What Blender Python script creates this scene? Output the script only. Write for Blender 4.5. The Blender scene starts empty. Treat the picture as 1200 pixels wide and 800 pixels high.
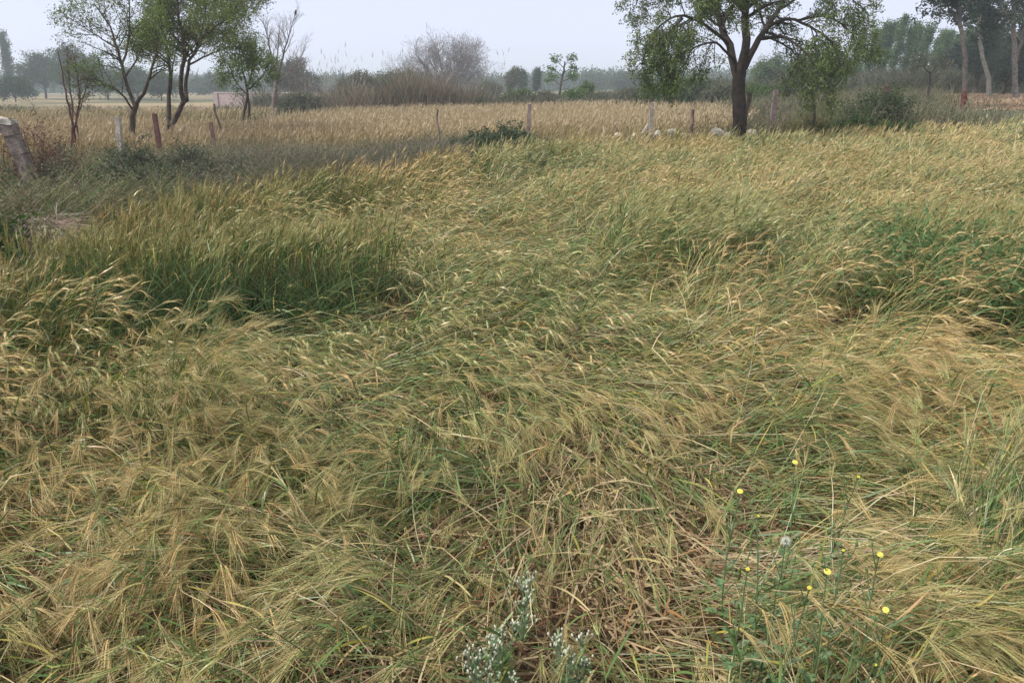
import bpy, math, random
import numpy as np
from mathutils import Vector
random.seed(7)
rng = np.random.default_rng(11)
sc = bpy.context.scene
COL = sc.collection
# ------------------------------------------------------------------ camera, sky, sun, exposure
FPX, EYE, HOR = 900.0, 1.70, 102.0
PIT = math.atan((400 - HOR) / FPX)
cam = bpy.data.cameras.new("camera"); camo = bpy.data.objects.new("camera", cam); COL.objects.link(camo)
camo.location = (0, 0, EYE); camo.rotation_euler = (math.pi / 2 - PIT, 0, 0)
cam.lens = 27; cam.sensor_width = 36; cam.clip_start = 0.05; cam.clip_end = 5000
sc.camera = camo
SUN_EL, SUN_AZ = math.radians(52), math.radians(-115)      # azimuth from +Y, clockwise seen from above
w = bpy.data.worlds.new("World"); sc.world = w; w.use_nodes = True
nt = w.node_tree; nt.nodes.clear()
out = nt.nodes.new("ShaderNodeOutputWorld"); bg = nt.nodes.new("ShaderNodeBackground")
sky = nt.nodes.new("ShaderNodeTexSky"); sky.sky_type = 'NISHITA'; sky.sun_disc = False
sky.sun_elevation = SUN_EL; sky.sun_rotation = SUN_AZ; sky.air_density = 1.0; sky.dust_density = 4.0; sky.ozone_density = 2.0
mixw = nt.nodes.new("ShaderNodeMix"); mixw.data_type = 'RGBA'
mixw.inputs[0].default_value = 0.88
tc = nt.nodes.new("ShaderNodeTexCoord"); sep = nt.nodes.new("ShaderNodeSeparateXYZ"); nt.links.new(tc.outputs["Generated"], sep.inputs[0])
ramp = nt.nodes.new("ShaderNodeValToRGB"); nt.links.new(sep.outputs["Z"], ramp.inputs[0])      # cloud veil, brighter overhead
re_ = ramp.color_ramp.elements
re_[0].position = 0.0; re_[0].color = (.97, 1.02, 1.19, 1)
re_[1].position = 1.0; re_[1].color = (1.35, 1.28, 1.20, 1)
e_ = re_.new(0.14); e_.color = (.86, .92, 1.16, 1); e_ = re_.new(0.45); e_.color = (.86, .87, .90, 1)
scl = nt.nodes.new("ShaderNodeVectorMath"); scl.operation = 'SCALE'; scl.inputs["Scale"].default_value = 10.0
nt.links.new(ramp.outputs[0], scl.inputs[0]); nt.links.new(scl.outputs[0], mixw.inputs[7])
nt.links.new(sky.outputs[0], mixw.inputs[6]); nt.links.new(mixw.outputs[2], bg.inputs[0])
bg.inputs[1].default_value = 0.1
nt.links.new(bg.outputs[0], out.inputs[0])
sl = bpy.data.lights.new("sun", 'SUN'); so = bpy.data.objects.new("sun", sl); COL.objects.link(so)
sl.energy = 3.9; sl.angle = math.radians(8); sl.color = (1.0, 0.96, 0.9)
sd = Vector((math.cos(SUN_EL) * math.sin(SUN_AZ), math.cos(SUN_EL) * math.cos(SUN_AZ), math.sin(SUN_EL)))
so.rotation_euler = sd.to_track_quat('Z', 'Y').to_euler(); so.location = (0, 0, 30)
sc.view_settings.view_transform = 'Standard'; sc.view_settings.look = 'None'
sc.view_settings.exposure = 0.04; sc.view_settings.gamma = 1.0; sc.view_settings.use_curve_mapping = False
sc.render.engine = 'CYCLES'
cy = sc.cycles
cy.max_bounces = 6; cy.diffuse_bounces = 3; cy.glossy_bounces = 1; cy.transmission_bounces = 3; cy.volume_bounces = 2
cy.transparent_max_bounces = 4; cy.use_denoising = True; cy.caustics_reflective = False; cy.caustics_refractive = False
# ------------------------------------------------------------------ projection and noise helpers
CP, SP = math.cos(PIT), math.sin(PIT)
def at(px, py, Y):
    """world point seen at photo pixel (px,py) at forward distance Y"""
    u = -(py - 400) / FPX; X = (px - 600) / FPX
    d = np.array([X, CP + u * SP, -SP + u * CP]); t = Y / d[1]
    return np.array([0, 0, EYE]) + d * t
def atz(px, py, z):
    u = -(py - 400) / FPX; X = (px - 600) / FPX
    d = np.array([X, CP + u * SP, -SP + u * CP]); t = (z - EYE) / d[2]
    return np.array([0, 0, EYE]) + d * t
def proj(x, y, z):
    zz = z - EYE
    f = y * CP - zz * SP; u = y * SP + zz * CP
    f = np.maximum(f, 0.05)
    return 600 + FPX * x / f, 400 - FPX * u / f
def _hash(i, j, s):
    h = (i.astype(np.int64) * 374761393 + j.astype(np.int64) * 668265263 + s * 1442695041) & 0xffffffff
    h = ((h ^ (h >> 13)) * 1274126177) & 0xffffffff
    return ((h ^ (h >> 16)) & 0xffff) / 65535.0
def vnoise(x, y, s=0):
    x = np.asarray(x, float); y = np.asarray(y, float)
    i = np.floor(x); j = np.floor(y); fx = x - i; fy = y - j
    fx = fx * fx * (3 - 2 * fx); fy = fy * fy * (3 - 2 * fy)
    a = _hash(i, j, s); b = _hash(i + 1, j, s); c = _hash(i, j + 1, s); d = _hash(i + 1, j + 1, s)
    return (a * (1 - fx) + b * fx) * (1 - fy) + (c * (1 - fx) + d * fx) * fy
def fbm(x, y, s=0, o=3):
    v = 0; amp = 0.5; tot = 0
    for k in range(o):
        v = v + amp * vnoise(x * 2 ** k, y * 2 ** k, s + 17 * k); tot += amp; amp *= 0.55
    return v / tot
def smooth(a, b, x):
    t = np.clip((x - a) / (b - a), 0, 1); return t * t * (3 - 2 * t)
def inpoly(px, py, poly):
    c = np.zeros(np.shape(px), bool); n = len(poly)
    for i in range(n):
        x1, y1 = poly[i]; x2, y2 = poly[(i + 1) % n]
        if y1 == y2: continue
        c ^= ((y1 > py) != (y2 > py)) & (px < (x2 - x1) * (py - y1) / (y2 - y1) + x1)
    return c
# field edge, top of the standing crop as seen, turned into ground points
EDGE_PX = [(-500, 330), (-200, 290), (0, 272), (60, 258), (120, 234), (200, 221), (290, 205), (350, 195), (450, 187), (540, 174), (620, 165),
           (700, 159), (865, 158), (1000, 151), (1100, 146), (1200, 139), (1350, 133), (1700, 128)]
def terrain(x, y):
    x = np.asarray(x, float); y = np.asarray(y, float)
    z = 1.15 * smooth(-6, 30, x) * smooth(13, 38, y)
    z = z + 0.10 * (fbm(x * 0.12, y * 0.12, 3) - 0.5) * smooth(2, 12, np.hypot(x, y)) * 2
    return z
def _edge():
    P = []
    for px, py in EDGE_PX:
        z = 0.68
        for _ in range(12):
            p = atz(px, py, z); z = 0.5 * z + 0.5 * (0.68 + float(terrain(p[0], min(p[1], 60))))
        P.append((px, math.hypot(p[0], p[1])))
    return P
_E = _edge()
def field_limit(x, y):
    """signed metres from the crop edge along the line of sight: negative inside the near field"""
    ang = np.where(y > 0.05, x / np.maximum(y, 0.05), 9.0) * FPX / CP * 0.985
    px = 600 + ang
    lim = np.interp(px, [e[0] for e in _E], [e[1] for e in _E])
    return np.hypot(x, y) - lim
# ------------------------------------------------------------------ mesh helpers
class MB:
    def __init__(s): s.v = []; s.f3 = []; s.f4 = []; s.c = []; s.n = 0
    def add(s, V, T=None, Q=None, C=(1, 1, 1)):
        V = np.asarray(V, np.float32).reshape(-1, 3)
        C = np.asarray(C, np.float32)
        if C.ndim == 1: C = np.broadcast_to(C, V.shape)
        s.v.append(V); s.c.append(C.reshape(-1, 3))
        if T is not None and len(T): s.f3.append(np.asarray(T, np.int64).reshape(-1, 3) + s.n)
        if Q is not None and len(Q): s.f4.append(np.asarray(Q, np.int64).reshape(-1, 4) + s.n)
        s.n += len(V)
    def build(s, name, mat, parent=None, smooth_shade=False, loc=None):
        V = np.concatenate(s.v); C = np.concatenate(s.c)
        if loc is not None: V = V - np.asarray(loc, np.float32)
        T = np.concatenate(s.f3) if s.f3 else np.zeros((0, 3), np.int64)
        Q = np.concatenate(s.f4) if s.f4 else np.zeros((0, 4), np.int64)
        me = bpy.data.meshes.new(name)
        me.vertices.add(len(V)); me.vertices.foreach_set("co", V.ravel())
        nl = T.size + Q.size
        me.loops.add(nl); me.loops.foreach_set("vertex_index", np.concatenate([T.ravel(), Q.ravel()]).astype(np.int32))
        nf = len(T) + len(Q); me.polygons.add(nf)
        st = np.concatenate([np.arange(len(T)) * 3, T.size + np.arange(len(Q)) * 4]).astype(np.int32)
        me.polygons.foreach_set("loop_start", st)
        if smooth_shade: me.polygons.foreach_set("use_smooth", np.ones(nf, bool))
        else: me.polygons.foreach_set("use_smooth", np.zeros(nf, bool))
        a = me.color_attributes.new("tint", 'FLOAT_COLOR', 'POINT')
        a.data.foreach_set("color", np.concatenate([C, np.ones((len(C), 1), np.float32)], 1).astype(np.float32).ravel())
        me.update(calc_edges=True)
        me.materials.append(mat)
        o = bpy.data.objects.new(name, me); COL.objects.link(o)
        if parent is not None: o.parent = parent
        elif loc is not None: o.location = loc
        return o
def norm(a): return a / np.maximum(np.linalg.norm(a, axis=-1, keepdims=True), 1e-9)
def tangents(P):
    T = np.empty_like(P); T[:, 1:-1] = P[:, 2:] - P[:, :-2]; T[:, 0] = P[:, 1] - P[:, 0]; T[:, -1] = P[:, -1] - P[:, -2]
    return norm(T)
def frames(T, ref=None):
    if ref is None: ref = norm(rng.normal(size=(T.shape[0], 1, 3)))
    A = norm(np.cross(T, ref)); B = np.cross(T, A); return A, B
def exp_col(C, shape):
    C = np.asarray(C, float)
    if C.ndim == 1: C = C[None, None]
    elif C.ndim == 2: C = C[:, None]
    return np.broadcast_to(C, shape + (3,))
def tubes(mb, P, R, C, sides=3):
    """P N,K,3  R N,K or K  C 3 | N,3 | N,K,3"""
    N, K = P.shape[:2]; R = np.broadcast_to(R, (N, K))
    A, B = frames(tangents(P))
    an = np.arange(sides) * 2 * math.pi / sides
    V = P[:, :, None] + R[:, :, None, None] * (A[:, :, None] * np.cos(an)[None, None, :, None] + B[:, :, None] * np.sin(an)[None, None, :, None])
    CC = np.repeat(exp_col(C, (N, K))[:, :, None], sides, 2)
    k = np.arange(K - 1)[:, None]; s = np.arange(sides)[None]; s2 = (s + 1) % sides
    q = np.stack([k * sides + s, k * sides + s2, (k + 1) * sides + s2, (k + 1) * sides + s], -1).reshape(-1, 4)
    Q = (np.arange(N)[:, None, None] * (K * sides) + q[None]).reshape(-1, 4)
    mb.add(V.reshape(-1, 3), Q=Q, C=CC.reshape(-1, 3))
def strips(mb, P, W, C, side=None):
    N, K = P.shape[:2]; W = np.broadcast_to(W, (N, K))
    if side is None: side, _ = frames(tangents(P))
    V = np.stack([P - side * W[..., None] * .5, P + side * W[..., None] * .5], 2)
    CC = np.repeat(exp_col(C, (N, K))[:, :, None], 2, 2)
    k = np.arange(K - 1); q = np.stack([k * 2, k * 2 + 1, k * 2 + 3, k * 2 + 2], -1)
    Q = (np.arange(N)[:, None, None] * (K * 2) + q[None]).reshape(-1, 4)
    mb.add(V.reshape(-1, 3), Q=Q, C=CC.reshape(-1, 3))
def needles(mb, B0, TIP, W, C):
    """thin tapering triangles from B0 to TIP"""
    N = len(B0); T = norm(TIP - B0); s = norm(np.cross(T, rng.normal(size=(N, 3)))) * (np.broadcast_to(W, (N,))[:, None] * .5)
    V = np.stack([B0 - s, B0 + s, TIP], 1)
    CC = np.repeat(np.broadcast_to(np.asarray(C, float), (N, 3))[:, None], 3, 1)
    mb.add(V.reshape(-1, 3), T=np.arange(N * 3).reshape(-1, 3), C=CC.reshape(-1, 3))
def mix3(a, b, t):
    t = np.asarray(t)[..., None]; return np.asarray(a) * (1 - t) + np.asarray(b) * t
# ------------------------------------------------------------------ materials
def plant_mat(name, transl=0.35, rough=0.6, spec=0.25):
    m = bpy.data.materials.new(name); m.use_nodes = True; n = m.node_tree; n.nodes.clear()
    o = n.nodes.new("ShaderNodeOutputMaterial"); p = n.nodes.new("ShaderNodeBsdfPrincipled"); t = n.nodes.new("ShaderNodeBsdfTranslucent")
    a = n.nodes.new("ShaderNodeAttribute"); a.attribute_name = "tint"; mx = n.nodes.new("ShaderNodeMixShader")
    p.inputs["Roughness"].default_value = rough; p.inputs["Specular IOR Level"].default_value = spec
    n.links.new(a.outputs["Color"], p.inputs["Base Color"]); n.links.new(a.outputs["Color"], t.inputs["Color"])
    mx.inputs[0].default_value = transl
    n.links.new(p.outputs[0], mx.inputs[1]); n.links.new(t.outputs[0], mx.inputs[2]); n.links.new(mx.outputs[0], o.inputs[0])
    return m
def solid_mat(name, scale=8.0, amount=0.35, rough=0.9, bump=0.3, detail=6):
    """vertex tint broken up by object-space noise, with bump"""
    m = bpy.data.materials.new(name); m.use_nodes = True; n = m.node_tree
    p = n.nodes["Principled BSDF"]; p.inputs["Roughness"].default_value = rough; p.inputs["Specular IOR Level"].default_value = 0.15
    a = n.nodes.new("ShaderNodeAttribute"); a.attribute_name = "tint"
    g = n.nodes.new("ShaderNodeNewGeometry")
    x = n.nodes.new("ShaderNodeTexNoise"); x.inputs["Scale"].default_value = scale; x.inputs["Detail"].default_value = detail
    n.links.new(g.outputs["Position"], x.inputs["Vector"])
    r = n.nodes.new("ShaderNodeMapRange"); r.inputs[1].default_value = 0.3; r.inputs[2].default_value = 0.7
    r.inputs[3].default_value = 1 - amount; r.inputs[4].default_value = 1 + amount
    n.links.new(x.outputs["Fac"], r.inputs[0])
    mu = n.nodes.new("ShaderNodeVectorMath"); mu.operation = 'SCALE'
    n.links.new(a.outputs["Color"], mu.inputs[0]); n.links.new(r.outputs[0], mu.inputs["Scale"])
    n.links.new(mu.outputs[0], p.inputs["Base Color"])
    b = n.nodes.new("ShaderNodeBump"); b.inputs["Strength"].default_value = bump; b.inputs["Distance"].default_value = 0.03
    n.links.new(x.outputs["Fac"], b.inputs["Height"]); n.links.new(b.outputs[0], p.inputs["Normal"])
    return m
M_WHEAT = plant_mat("wheat_straw", 0.14, 0.42, 0.55)
M_LEAF = plant_mat("leaf", 0.28, 0.6, 0.25)
M_DRY = plant_mat("dry_plant", 0.2, 0.8, 0.1)
M_BARK = solid_mat("bark", 9, 0.45, 0.95, 0.8)
M_SOIL = solid_mat("soil", 5, 0.5, 1.0, 0.6, 8)
M_STONE = solid_mat("stone", 18, 0.3, 0.9, 0.5)
M_PLAIN = plant_mat("petal", 0.2, 0.6, 0.2)
def tag(o, label=None, cat=None, group=None, kind=None):
    if label: o["label"] = label
    if cat: o["category"] = cat
    if group: o["group"] = group
    if kind: o["kind"] = kind
    return o
def empty(name, loc, label, cat, group=None):
    o = bpy.data.objects.new(name, None); COL.objects.link(o); o.location = loc; o.empty_display_size = .2
    return tag(o, label, cat, group)
# ------------------------------------------------------------------ ground
def build_ground():
    def axis(lo, hi, fine_lo, fine_hi, step):
        a = [fine_lo]
        s = step
        while a[0] > lo: s *= 1.12; a.insert(0, a[0] - s)
        b = list(np.arange(fine_lo + step, fine_hi, step)); s = step; b.append(fine_hi)
        while b[-1] < hi: s *= 1.12; b.append(b[-1] + s)
        return np.array(a + b)
    xs = axis(-900, 900, -12, 30, 0.4); ys = axis(-120, 1100, -4, 45, 0.4)
    X, Y = np.meshgrid(xs, ys); Z = terrain(X, Y)
    Z = Z + 0.03 * (fbm(X * 2, Y * 2, 5) - .5)
    d = field_limit(X, Y)
    Z = Z + 0.22 * np.exp(-((d - 1.2) / 0.9) ** 2) * (Y > 1)          # the low bund on the field edge
    V = np.stack([X, Y, Z], -1)
    C = np.empty(X.shape + (3,))
    soil = np.array([.06, .042, .028]); grass = np.array([.09, .095, .055]); gold = np.array([.27, .21, .13])
    nz = fbm(X * .05, Y * .05, 8)
    C[:] = soil
    t = smooth(-0.3, 0.8, d)[..., None]; C = C * (1 - t) + grass * t
    far = smooth(30, 60, Y)[..., None]; C = C * (1 - far) + mix3(grass, gold, smooth(.4, .6, nz)) * far
    px, py = proj(X, Y, Z)
    stub = ((px > 1020) & (py < 129) & (Y > 20) & (Y < 62) & (X > 14))[..., None]
    C = np.where(stub, np.array([.34, .25, .17]), C)
    ny, nx = X.shape
    i = np.arange(ny - 1)[:, None] * nx + np.arange(nx - 1)[None]
    Q = np.stack([i, i + 1, i + nx + 1, i + nx], -1).reshape(-1, 4)
    mb = MB(); mb.add(V, Q=Q, C=C); o = mb.build("ground", M_SOIL, smooth_shade=True); o["kind"] = "structure"
    return o
build_ground()
# ------------------------------------------------------------------ the lodged wheat crop
# flow of the lodged stalks: photo position -> image direction (x right, y down = towards the viewer)
FLOW = [(60, 480, 1, .35), (120, 600, 1, -.1), (60, 700, .3, .8), (200, 720, .2, 1), (330, 700, -.3, .9), (400, 560, -.8, .5), (540, 650, -.8, .6),
        (470, 760, -.9, .5), (250, 520, .7, .6), (620, 530, -1, .25), (720, 560, -.2, .8), (800, 640, 1, .25), (760, 740, 1, .15), (950, 560, 1, .05), (1000, 470, 1, .35),
        (900, 700, .9, .1), (1080, 690, .9, -.35), (1180, 760, .8, -.5), (1150, 560, 1, .1), (600, 440, 1, .1), (800, 400, 1, .2), (300, 440, 1, .3), (450, 400, 1, .1),
        (900, 320, 1, .05), (1150, 400, 1, .15), (500, 300, .9, .2), (700, 250, 1, 0), (1000, 200, 1, 0), (200, 300, .4, .3), (420, 480, .2, .7), (850, 500, .9, .5)]
FP = np.array([atz(a, b, .2)[:2] for a, b, _, _ in FLOW]); FD = norm(np.array([(c, -d * 1.7) for _, _, c, d in FLOW]))
def flow(x, y):
    dd = np.hypot(x, y)
    sx = np.maximum(dd, 1.5) * .13
    num = np.zeros(x.shape + (2,)); 
    for p, dr in zip(FP, FD):
        w_ = np.exp(-((x - p[0]) ** 2 + ((y - p[1]) * .8) ** 2) / (2 * (sx * 1.0) ** 2)) + 1e-5
        num += w_[..., None] * dr
    th = np.arctan2(num[..., 1], num[..., 0])
    th = th + (fbm(x * .9, y * .9, 21) - .5) * 2.0 + (fbm(x * 2.6, y * 2.6, 22) - .5) * 1.7
    return th
STAND = [  # regions of standing crop: polygon on the crop-foot plane (photo px), pitch of the stalks, softness
    ([(-400, 470), (60, 402), (240, 404), (300, 384), (400, 380), (462, 368), (455, 345), (300, 352), (235, 330), (250, 290), (290, 262), (330, 240), (200, 225), (-400, 300)], 85),
    ([(690, 345), (760, 350), (850, 330), (880, 300), (860, 285), (740, 290), (690, 310)], 62),
    ([(860, 405), (930, 400), (990, 370), (960, 340), (880, 350)], 50),
    ([(1040, 405), (1130, 400), (1180, 380), (1100, 350), (1030, 360)], 48),
    ([(1035, 345), (1210, 350), (1300, 340), (1300, 300), (1040, 305)], 76),
    ([(1000, 820), (1260, 900), (1260, 690), (1130, 660), (1010, 690)], 50),
]
FLAT = [[(-200, 420), (100, 408), (300, 395), (470, 376), (700, 368), (860, 410), (1000, 430), (960, 500), (600, 520), (300, 480), (-200, 500)], [(235, 322), (470, 340), (680, 335), (660, 280), (560, 235), (330, 245), (255, 280)],
        [(-50, 580), (300, 570), (380, 640), (100, 670), (-50, 660)], [(750, 600), (1000, 590), (1010, 680), (860, 740), (700, 700)]]
def pitch_field(x, y):
    px, py = proj(x, y, np.zeros_like(x))
    jx = (fbm(x * 3, y * 3, 31) - .5) * 60; jy = (fbm(x * 3, y * 3, 32) - .5) * 26
    p = 3 + 44 * smooth(.54, .70, fbm(x * 1.6, y * 1.6, 33)) + 8 * smooth(.5, .8, vnoise(x * 4, y * 4, 34))
    # far part: half standing
    for poly in FLAT:
        m = inpoly(px + jx, py + jy, poly); p = np.where(m, np.minimum(p, 10 + .12 * p), p)
    far = smooth(330, 200, py) * smooth(520, 800, px + (fbm(x * .7, y * .7, 35) - .5) * 500)
    p = p * (1 - far) + (52 + 26 * (fbm(x * .8, y * .8, 36) - .5)) * far
    e = smooth(-2.4, -.8, field_limit(x, y)); p = p * (1 - e) + 74 * e
    for poly, pit in STAND:
        m = inpoly(px + jx, py + jy, poly); p = np.where(m, np.maximum(p, pit), p)
    return p
GOLD, GREEN = np.array([.46, .335, .145]), np.array([.25, .28, .10])
def cells(x, y):
    """three random values constant over each warped tuft cell"""
    u = x * 3.0 + 1.3 * vnoise(x * 3, y * 3, 71); v = y * 3.0 + 1.3 * vnoise(x * 3, y * 3, 72)
    i = np.floor(u); j = np.floor(v + .5 * (i % 2))
    return _hash(i, j, 73), _hash(i, j, 74), _hash(i, j, 75)
def stalks(mb, xy, lod, length=.70, standing=False, gold=None):
    x, y = xy[:, 0], xy[:, 1]; N = len(x)
    z0 = terrain(x, y)
    pf = pitch_field(x, y) if not standing else np.full(N, 82.)
    th = flow(x, y) if not standing else rng.normal(0, .6, N)
    up = smooth(35, 75, pf)                                   # 1 = standing
    K = {0: 9, 1: 7, 2: 5, 3: 4}[lod]
    blk = up * smooth(11, 8, np.hypot(x, y)) if not standing else 0 * up      # the near standing blocks are shorter and greener
    L = length * rng.normal(1, .10, N) * (1 - .06 * up) * (1 - .12 * blk)
    if not standing:                                          # gaps in the mat near the viewer
        L = L * (1 - .12 * smooth(.55, .8, fbm(x * 2.2, y * 2.2, 41)))
    pit = np.radians(pf + rng.normal(0, 6, N) * (1 - .4 * up)); pit = np.clip(pit, np.radians(1), np.radians(89))
    ca_, cb_, cc_ = cells(x, y)                               # stalks of one tuft fall together
    th = th + (ca_ - .5) * 1.1 * (1 - .5 * up) + rng.normal(0, .17 + .33 * up, N) + (rng.random(N) < .14) * rng.normal(0, .9, N)
    if not standing:
        pit = np.clip(pit + (cb_ - .45) * np.radians(20) * (1 - up * .6), np.radians(1), np.radians(89)); L = L * (.9 + .2 * cc_)
    D = np.radians(rng.normal(48, 20, N) * (1 - up) * (.35 + .65 * smooth(8, 30, pf)) + rng.normal(22, 15, N) * up)
    sw = rng.normal(0, .35, N) * (1 - .5 * up)
    s = np.linspace(0, 1, K)
    sm = (s[1:] + s[:-1]) / 2
    ph = pit[:, None] + (np.radians(80) - pit)[:, None] * np.exp(-sm[None] / .07) * (1 - up)[:, None] - D[:, None] * sm[None] ** 3.0
    lift = np.radians(rng.normal(24, 12, N)).clip(0) * (1 - up) * smooth(4, 16, pf)
    ph = ph + lift[:, None] * smooth(.42, .72, sm)[None] - .9 * lift[:, None] * smooth(.8, 1, sm)[None]
    az = th[:, None] + sw[:, None] * (sm[None] - .3)
    kk = rng.uniform(.2, .9, N)[:, None]; kz = ((rng.random(N) < .3) * (1 - .6 * up) * rng.normal(0, .7, N))[:, None]; az = az + kz * (sm[None] > kk); ph = ph + np.abs(kz) * .35 * (sm[None] > kk) * np.sign(rng.normal(0, 1, (N, 1)) - .4)
    dirs = np.stack([np.cos(ph) * np.cos(az), np.cos(ph) * np.sin(az), np.sin(ph)], -1)
    ds = (L / (K - 1))[:, None, None]
    P = np.concatenate([np.zeros((N, 1, 3)), np.cumsum(dirs * ds, 1)], 1)
    P = P + np.stack([x, y, z0 + .0], -1)[:, None]
    # keep above ground
    g = terrain(P[..., 0], P[..., 1]) + .012; P[..., 2] = np.maximum(P[..., 2], g)
    # colours
    rip = np.clip(.5 + (fbm(x * .55, y * .55, 51) - .5) * 1.5 + (vnoise(x * 2.4, y * 2.4, 53) - .5) * .8 - .16 + rng.normal(0, .22, N) - .38 * blk, 0, 1)
    if gold is not None: rip = np.clip(gold + rng.normal(0, .12, N), 0, 1)
    far_ = gold is not None
    g_ = gapfield(x, y); dead = rng.random(N) < (.08 + .75 * g_ + .5 * smooth(.62, .75, fbm(x * 1.7, y * 1.7, 52)))
    br = rng.normal(1, .16, N)[:, None]
    cs = mix3([.12, .19, .06], [.52, .43, .17], np.clip(rip * 1.15 + rng.normal(0, .18, N), 0, 1))
    cs = np.where(dead[:, None], mix3([.66, .56, .36], [.34, .22, .12], rng.random(N) ** 1.4), cs) * br
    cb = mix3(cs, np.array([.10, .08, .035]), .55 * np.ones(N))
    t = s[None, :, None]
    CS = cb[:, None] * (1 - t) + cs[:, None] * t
    if far_: CS = CS * .25 + np.array([.36, .28, .16]) * .75
    ce = mix3(GREEN, GOLD, np.clip(rip * 1.5 + .05, 0, 1)) * rng.normal(1, .12, N)[:, None]
    if far_: ce = mix3(ce, np.array([.42, .33, .21]), .7 * np.ones(N))
    ca = mix3(ce, np.array([.57, .43, .20]) if not far_ else np.array([.46, .37, .25]), .5 * np.ones(N))
    wd = {0: .0017, 1: .0021, 2: .0034, 3: .006}[lod]
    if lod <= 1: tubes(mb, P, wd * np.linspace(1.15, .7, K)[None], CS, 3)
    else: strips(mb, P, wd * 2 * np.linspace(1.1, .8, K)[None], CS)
    T = norm(P[:, -1] - P[:, -2])
    KE = {0: 10, 1: 6, 2: 4, 3: 3}[lod]
    le = rng.normal(.074, .011, N) * (1.0 if lod < 3 else 1.3)
    E = [P[:, -1]]; dcur = T
    curl = rng.normal(.10, .05, N) * (10. / KE) * (.6 + .4 * (1 - up))
    for k in range(KE - 1):
        dcur = norm(dcur + np.array([0, 0, -1.]) * curl[:, None]); E.append(E[-1] + dcur * (le / (KE - 1))[:, None])
    E = np.stack(E, 1); g = terrain(E[..., 0], E[..., 1]) + .015; E[..., 2] = np.maximum(E[..., 2], g)
    TE = tangents(E); A, B = frames(TE)
    if lod == 0:
        tubes(mb, E, .0022, ce, 3)
        for k in range(KE - 1):
            for sg in (-1, 1, 0):
                if sg == 0:
                    if k % 2: continue
                    side = B[:, k]; wdt = .0030
                else: side = A[:, k] * sg; wdt = .0064
                wk = wdt * math.sin(math.pi * (k + 1.2) / (KE + 1)) ** .5
                b0 = E[:, k] + side * .001; tip = E[:, k] + TE[:, k] * .0135 + side * wk * 1.15
                mid = E[:, k] + TE[:, k] * .006 + side * wk
                bx = np.cross(TE[:, k], side)
                mL = mid + bx * .0026; mR = mid - bx * .0026; mF = mid + side * .0022
                V = np.stack([b0, tip, mL, mR, mF], 1)
                f = np.array([[0, 2, 4], [2, 1, 4], [0, 4, 3], [4, 1, 3], [0, 3, 2], [1, 2, 3]])
                F = (np.arange(N)[:, None, None] * 5 + f[None]).reshape(-1, 3)
                cc = ce * (1.18 if sg else .95)
                CV = np.stack([cc * .62, cc * 1.1, cc * .9, cc * .9, cc * 1.15], 1)
                mb.add(V.reshape(-1, 3), T=F, C=CV.reshape(-1, 3))
                for r in range(1):
                    la = (.098 * (1 - .35 * k / KE) * rng.normal(1, .12, N))[:, None]
                    dr = norm(TE[:, k] + side * rng.normal(.22 - .012 * k, .05, N)[:, None] + bx * rng.normal(0, .12, N)[:, None])
                    mp = tip + dr * la * .5; tp = mp + norm(dr + np.array([0, 0, -.10]) + side * .06) * la * .5
                    AP = np.stack([tip, mp, tp], 1)
                    strips(mb, AP, np.array([.0012, .0009, .0004])[None], ca)
    else:
        prof = {6: [.5, 1, 1.05, .95, .8, .3], 4: [.6, 1.1, 1, .3], 3: [.8, 1.2, .4]}[KE]
        ew = {1: .0060, 2: .0070, 3: .009}[lod]
        wob = rng.normal(1, .12, (N, KE))
        if lod < 3: tubes(mb, E, np.array(prof)[None] * ew * wob, ce[:, None] * (1 + .22 * np.array([(-1) ** k for k in range(KE)])[None, :, None]), 3)
        else: strips(mb, E, np.array(prof)[None] * ew * 2, ce)
        na = {1: 14, 2: 6, 3: 3}[lod]; wa = {1: .0015, 2: .0032, 3: .007}[lod]
        for r in range(na):
            k = (r * KE // na)
            an = rng.uniform(0, 2 * math.pi, N)[:, None]
            sd_ = A[:, k] * np.cos(an) + B[:, k] * np.sin(an)
            la = (.120 - .010 * k) * rng.normal(1, .15, N)
            dr = norm(TE[:, k] + sd_ * rng.normal(.20, .07, N)[:, None] + np.array([0, 0, -.05]))
            needles(mb, E[:, k], E[:, k] + dr * la[:, None], wa, ca * rng.normal(1, .1, N)[:, None])
    # leaves
    nl = {0: 2, 1: 3, 2: 2, 3: 1}[lod]
    for r in range(nl):
        f = rng.uniform(.15, .85, N); ki = np.minimum((f * (K - 1)).astype(int), K - 2); fr = (f * (K - 1) - ki)[:, None]
        i = np.arange(N); b0 = P[i, ki] * (1 - fr) + P[i, ki + 1] * fr; tt = norm(P[i, ki + 1] - P[i, ki])
        KL = {0: 6, 1: 5, 2: 4, 3: 3}[lod]
        ll = rng.uniform(.08, .22, N) * (1 + .2 * up)
        d0 = norm(tt + rng.normal(0, .35, (N, 3)) + np.array([0, 0, .12]))
        cv = rng.uniform(.05, .9, N) / (KL - 1); LP = [b0]; dc = d0; hz = rng.normal(0, .25, (N, 3)) / (KL - 1)
        for k in range(KL - 1):
            dc = norm(dc + np.array([0, 0, -1.]) * cv[:, None] + hz); LP.append(LP[-1] + dc * (ll / (KL - 1))[:, None])
        LP = np.stack(LP, 1); g = terrain(LP[..., 0], LP[..., 1]) + .01; LP[..., 2] = np.maximum(LP[..., 2], g)
        u = rng.random(N)
        cl = mix3([.06, .13, .03], [.15, .235, .065], rng.random(N))
        low = np.array([.38, .36, .07]); 
        cl = np.where((u < .22)[:, None], mix3(low, [.46, .36, .09], rng.random(N)), cl)
        cl = np.where((u < .09 + .1 * dead)[:, None], mix3([.36, .17, .06], [.48, .36, .19], rng.random(N)), cl)
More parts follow.
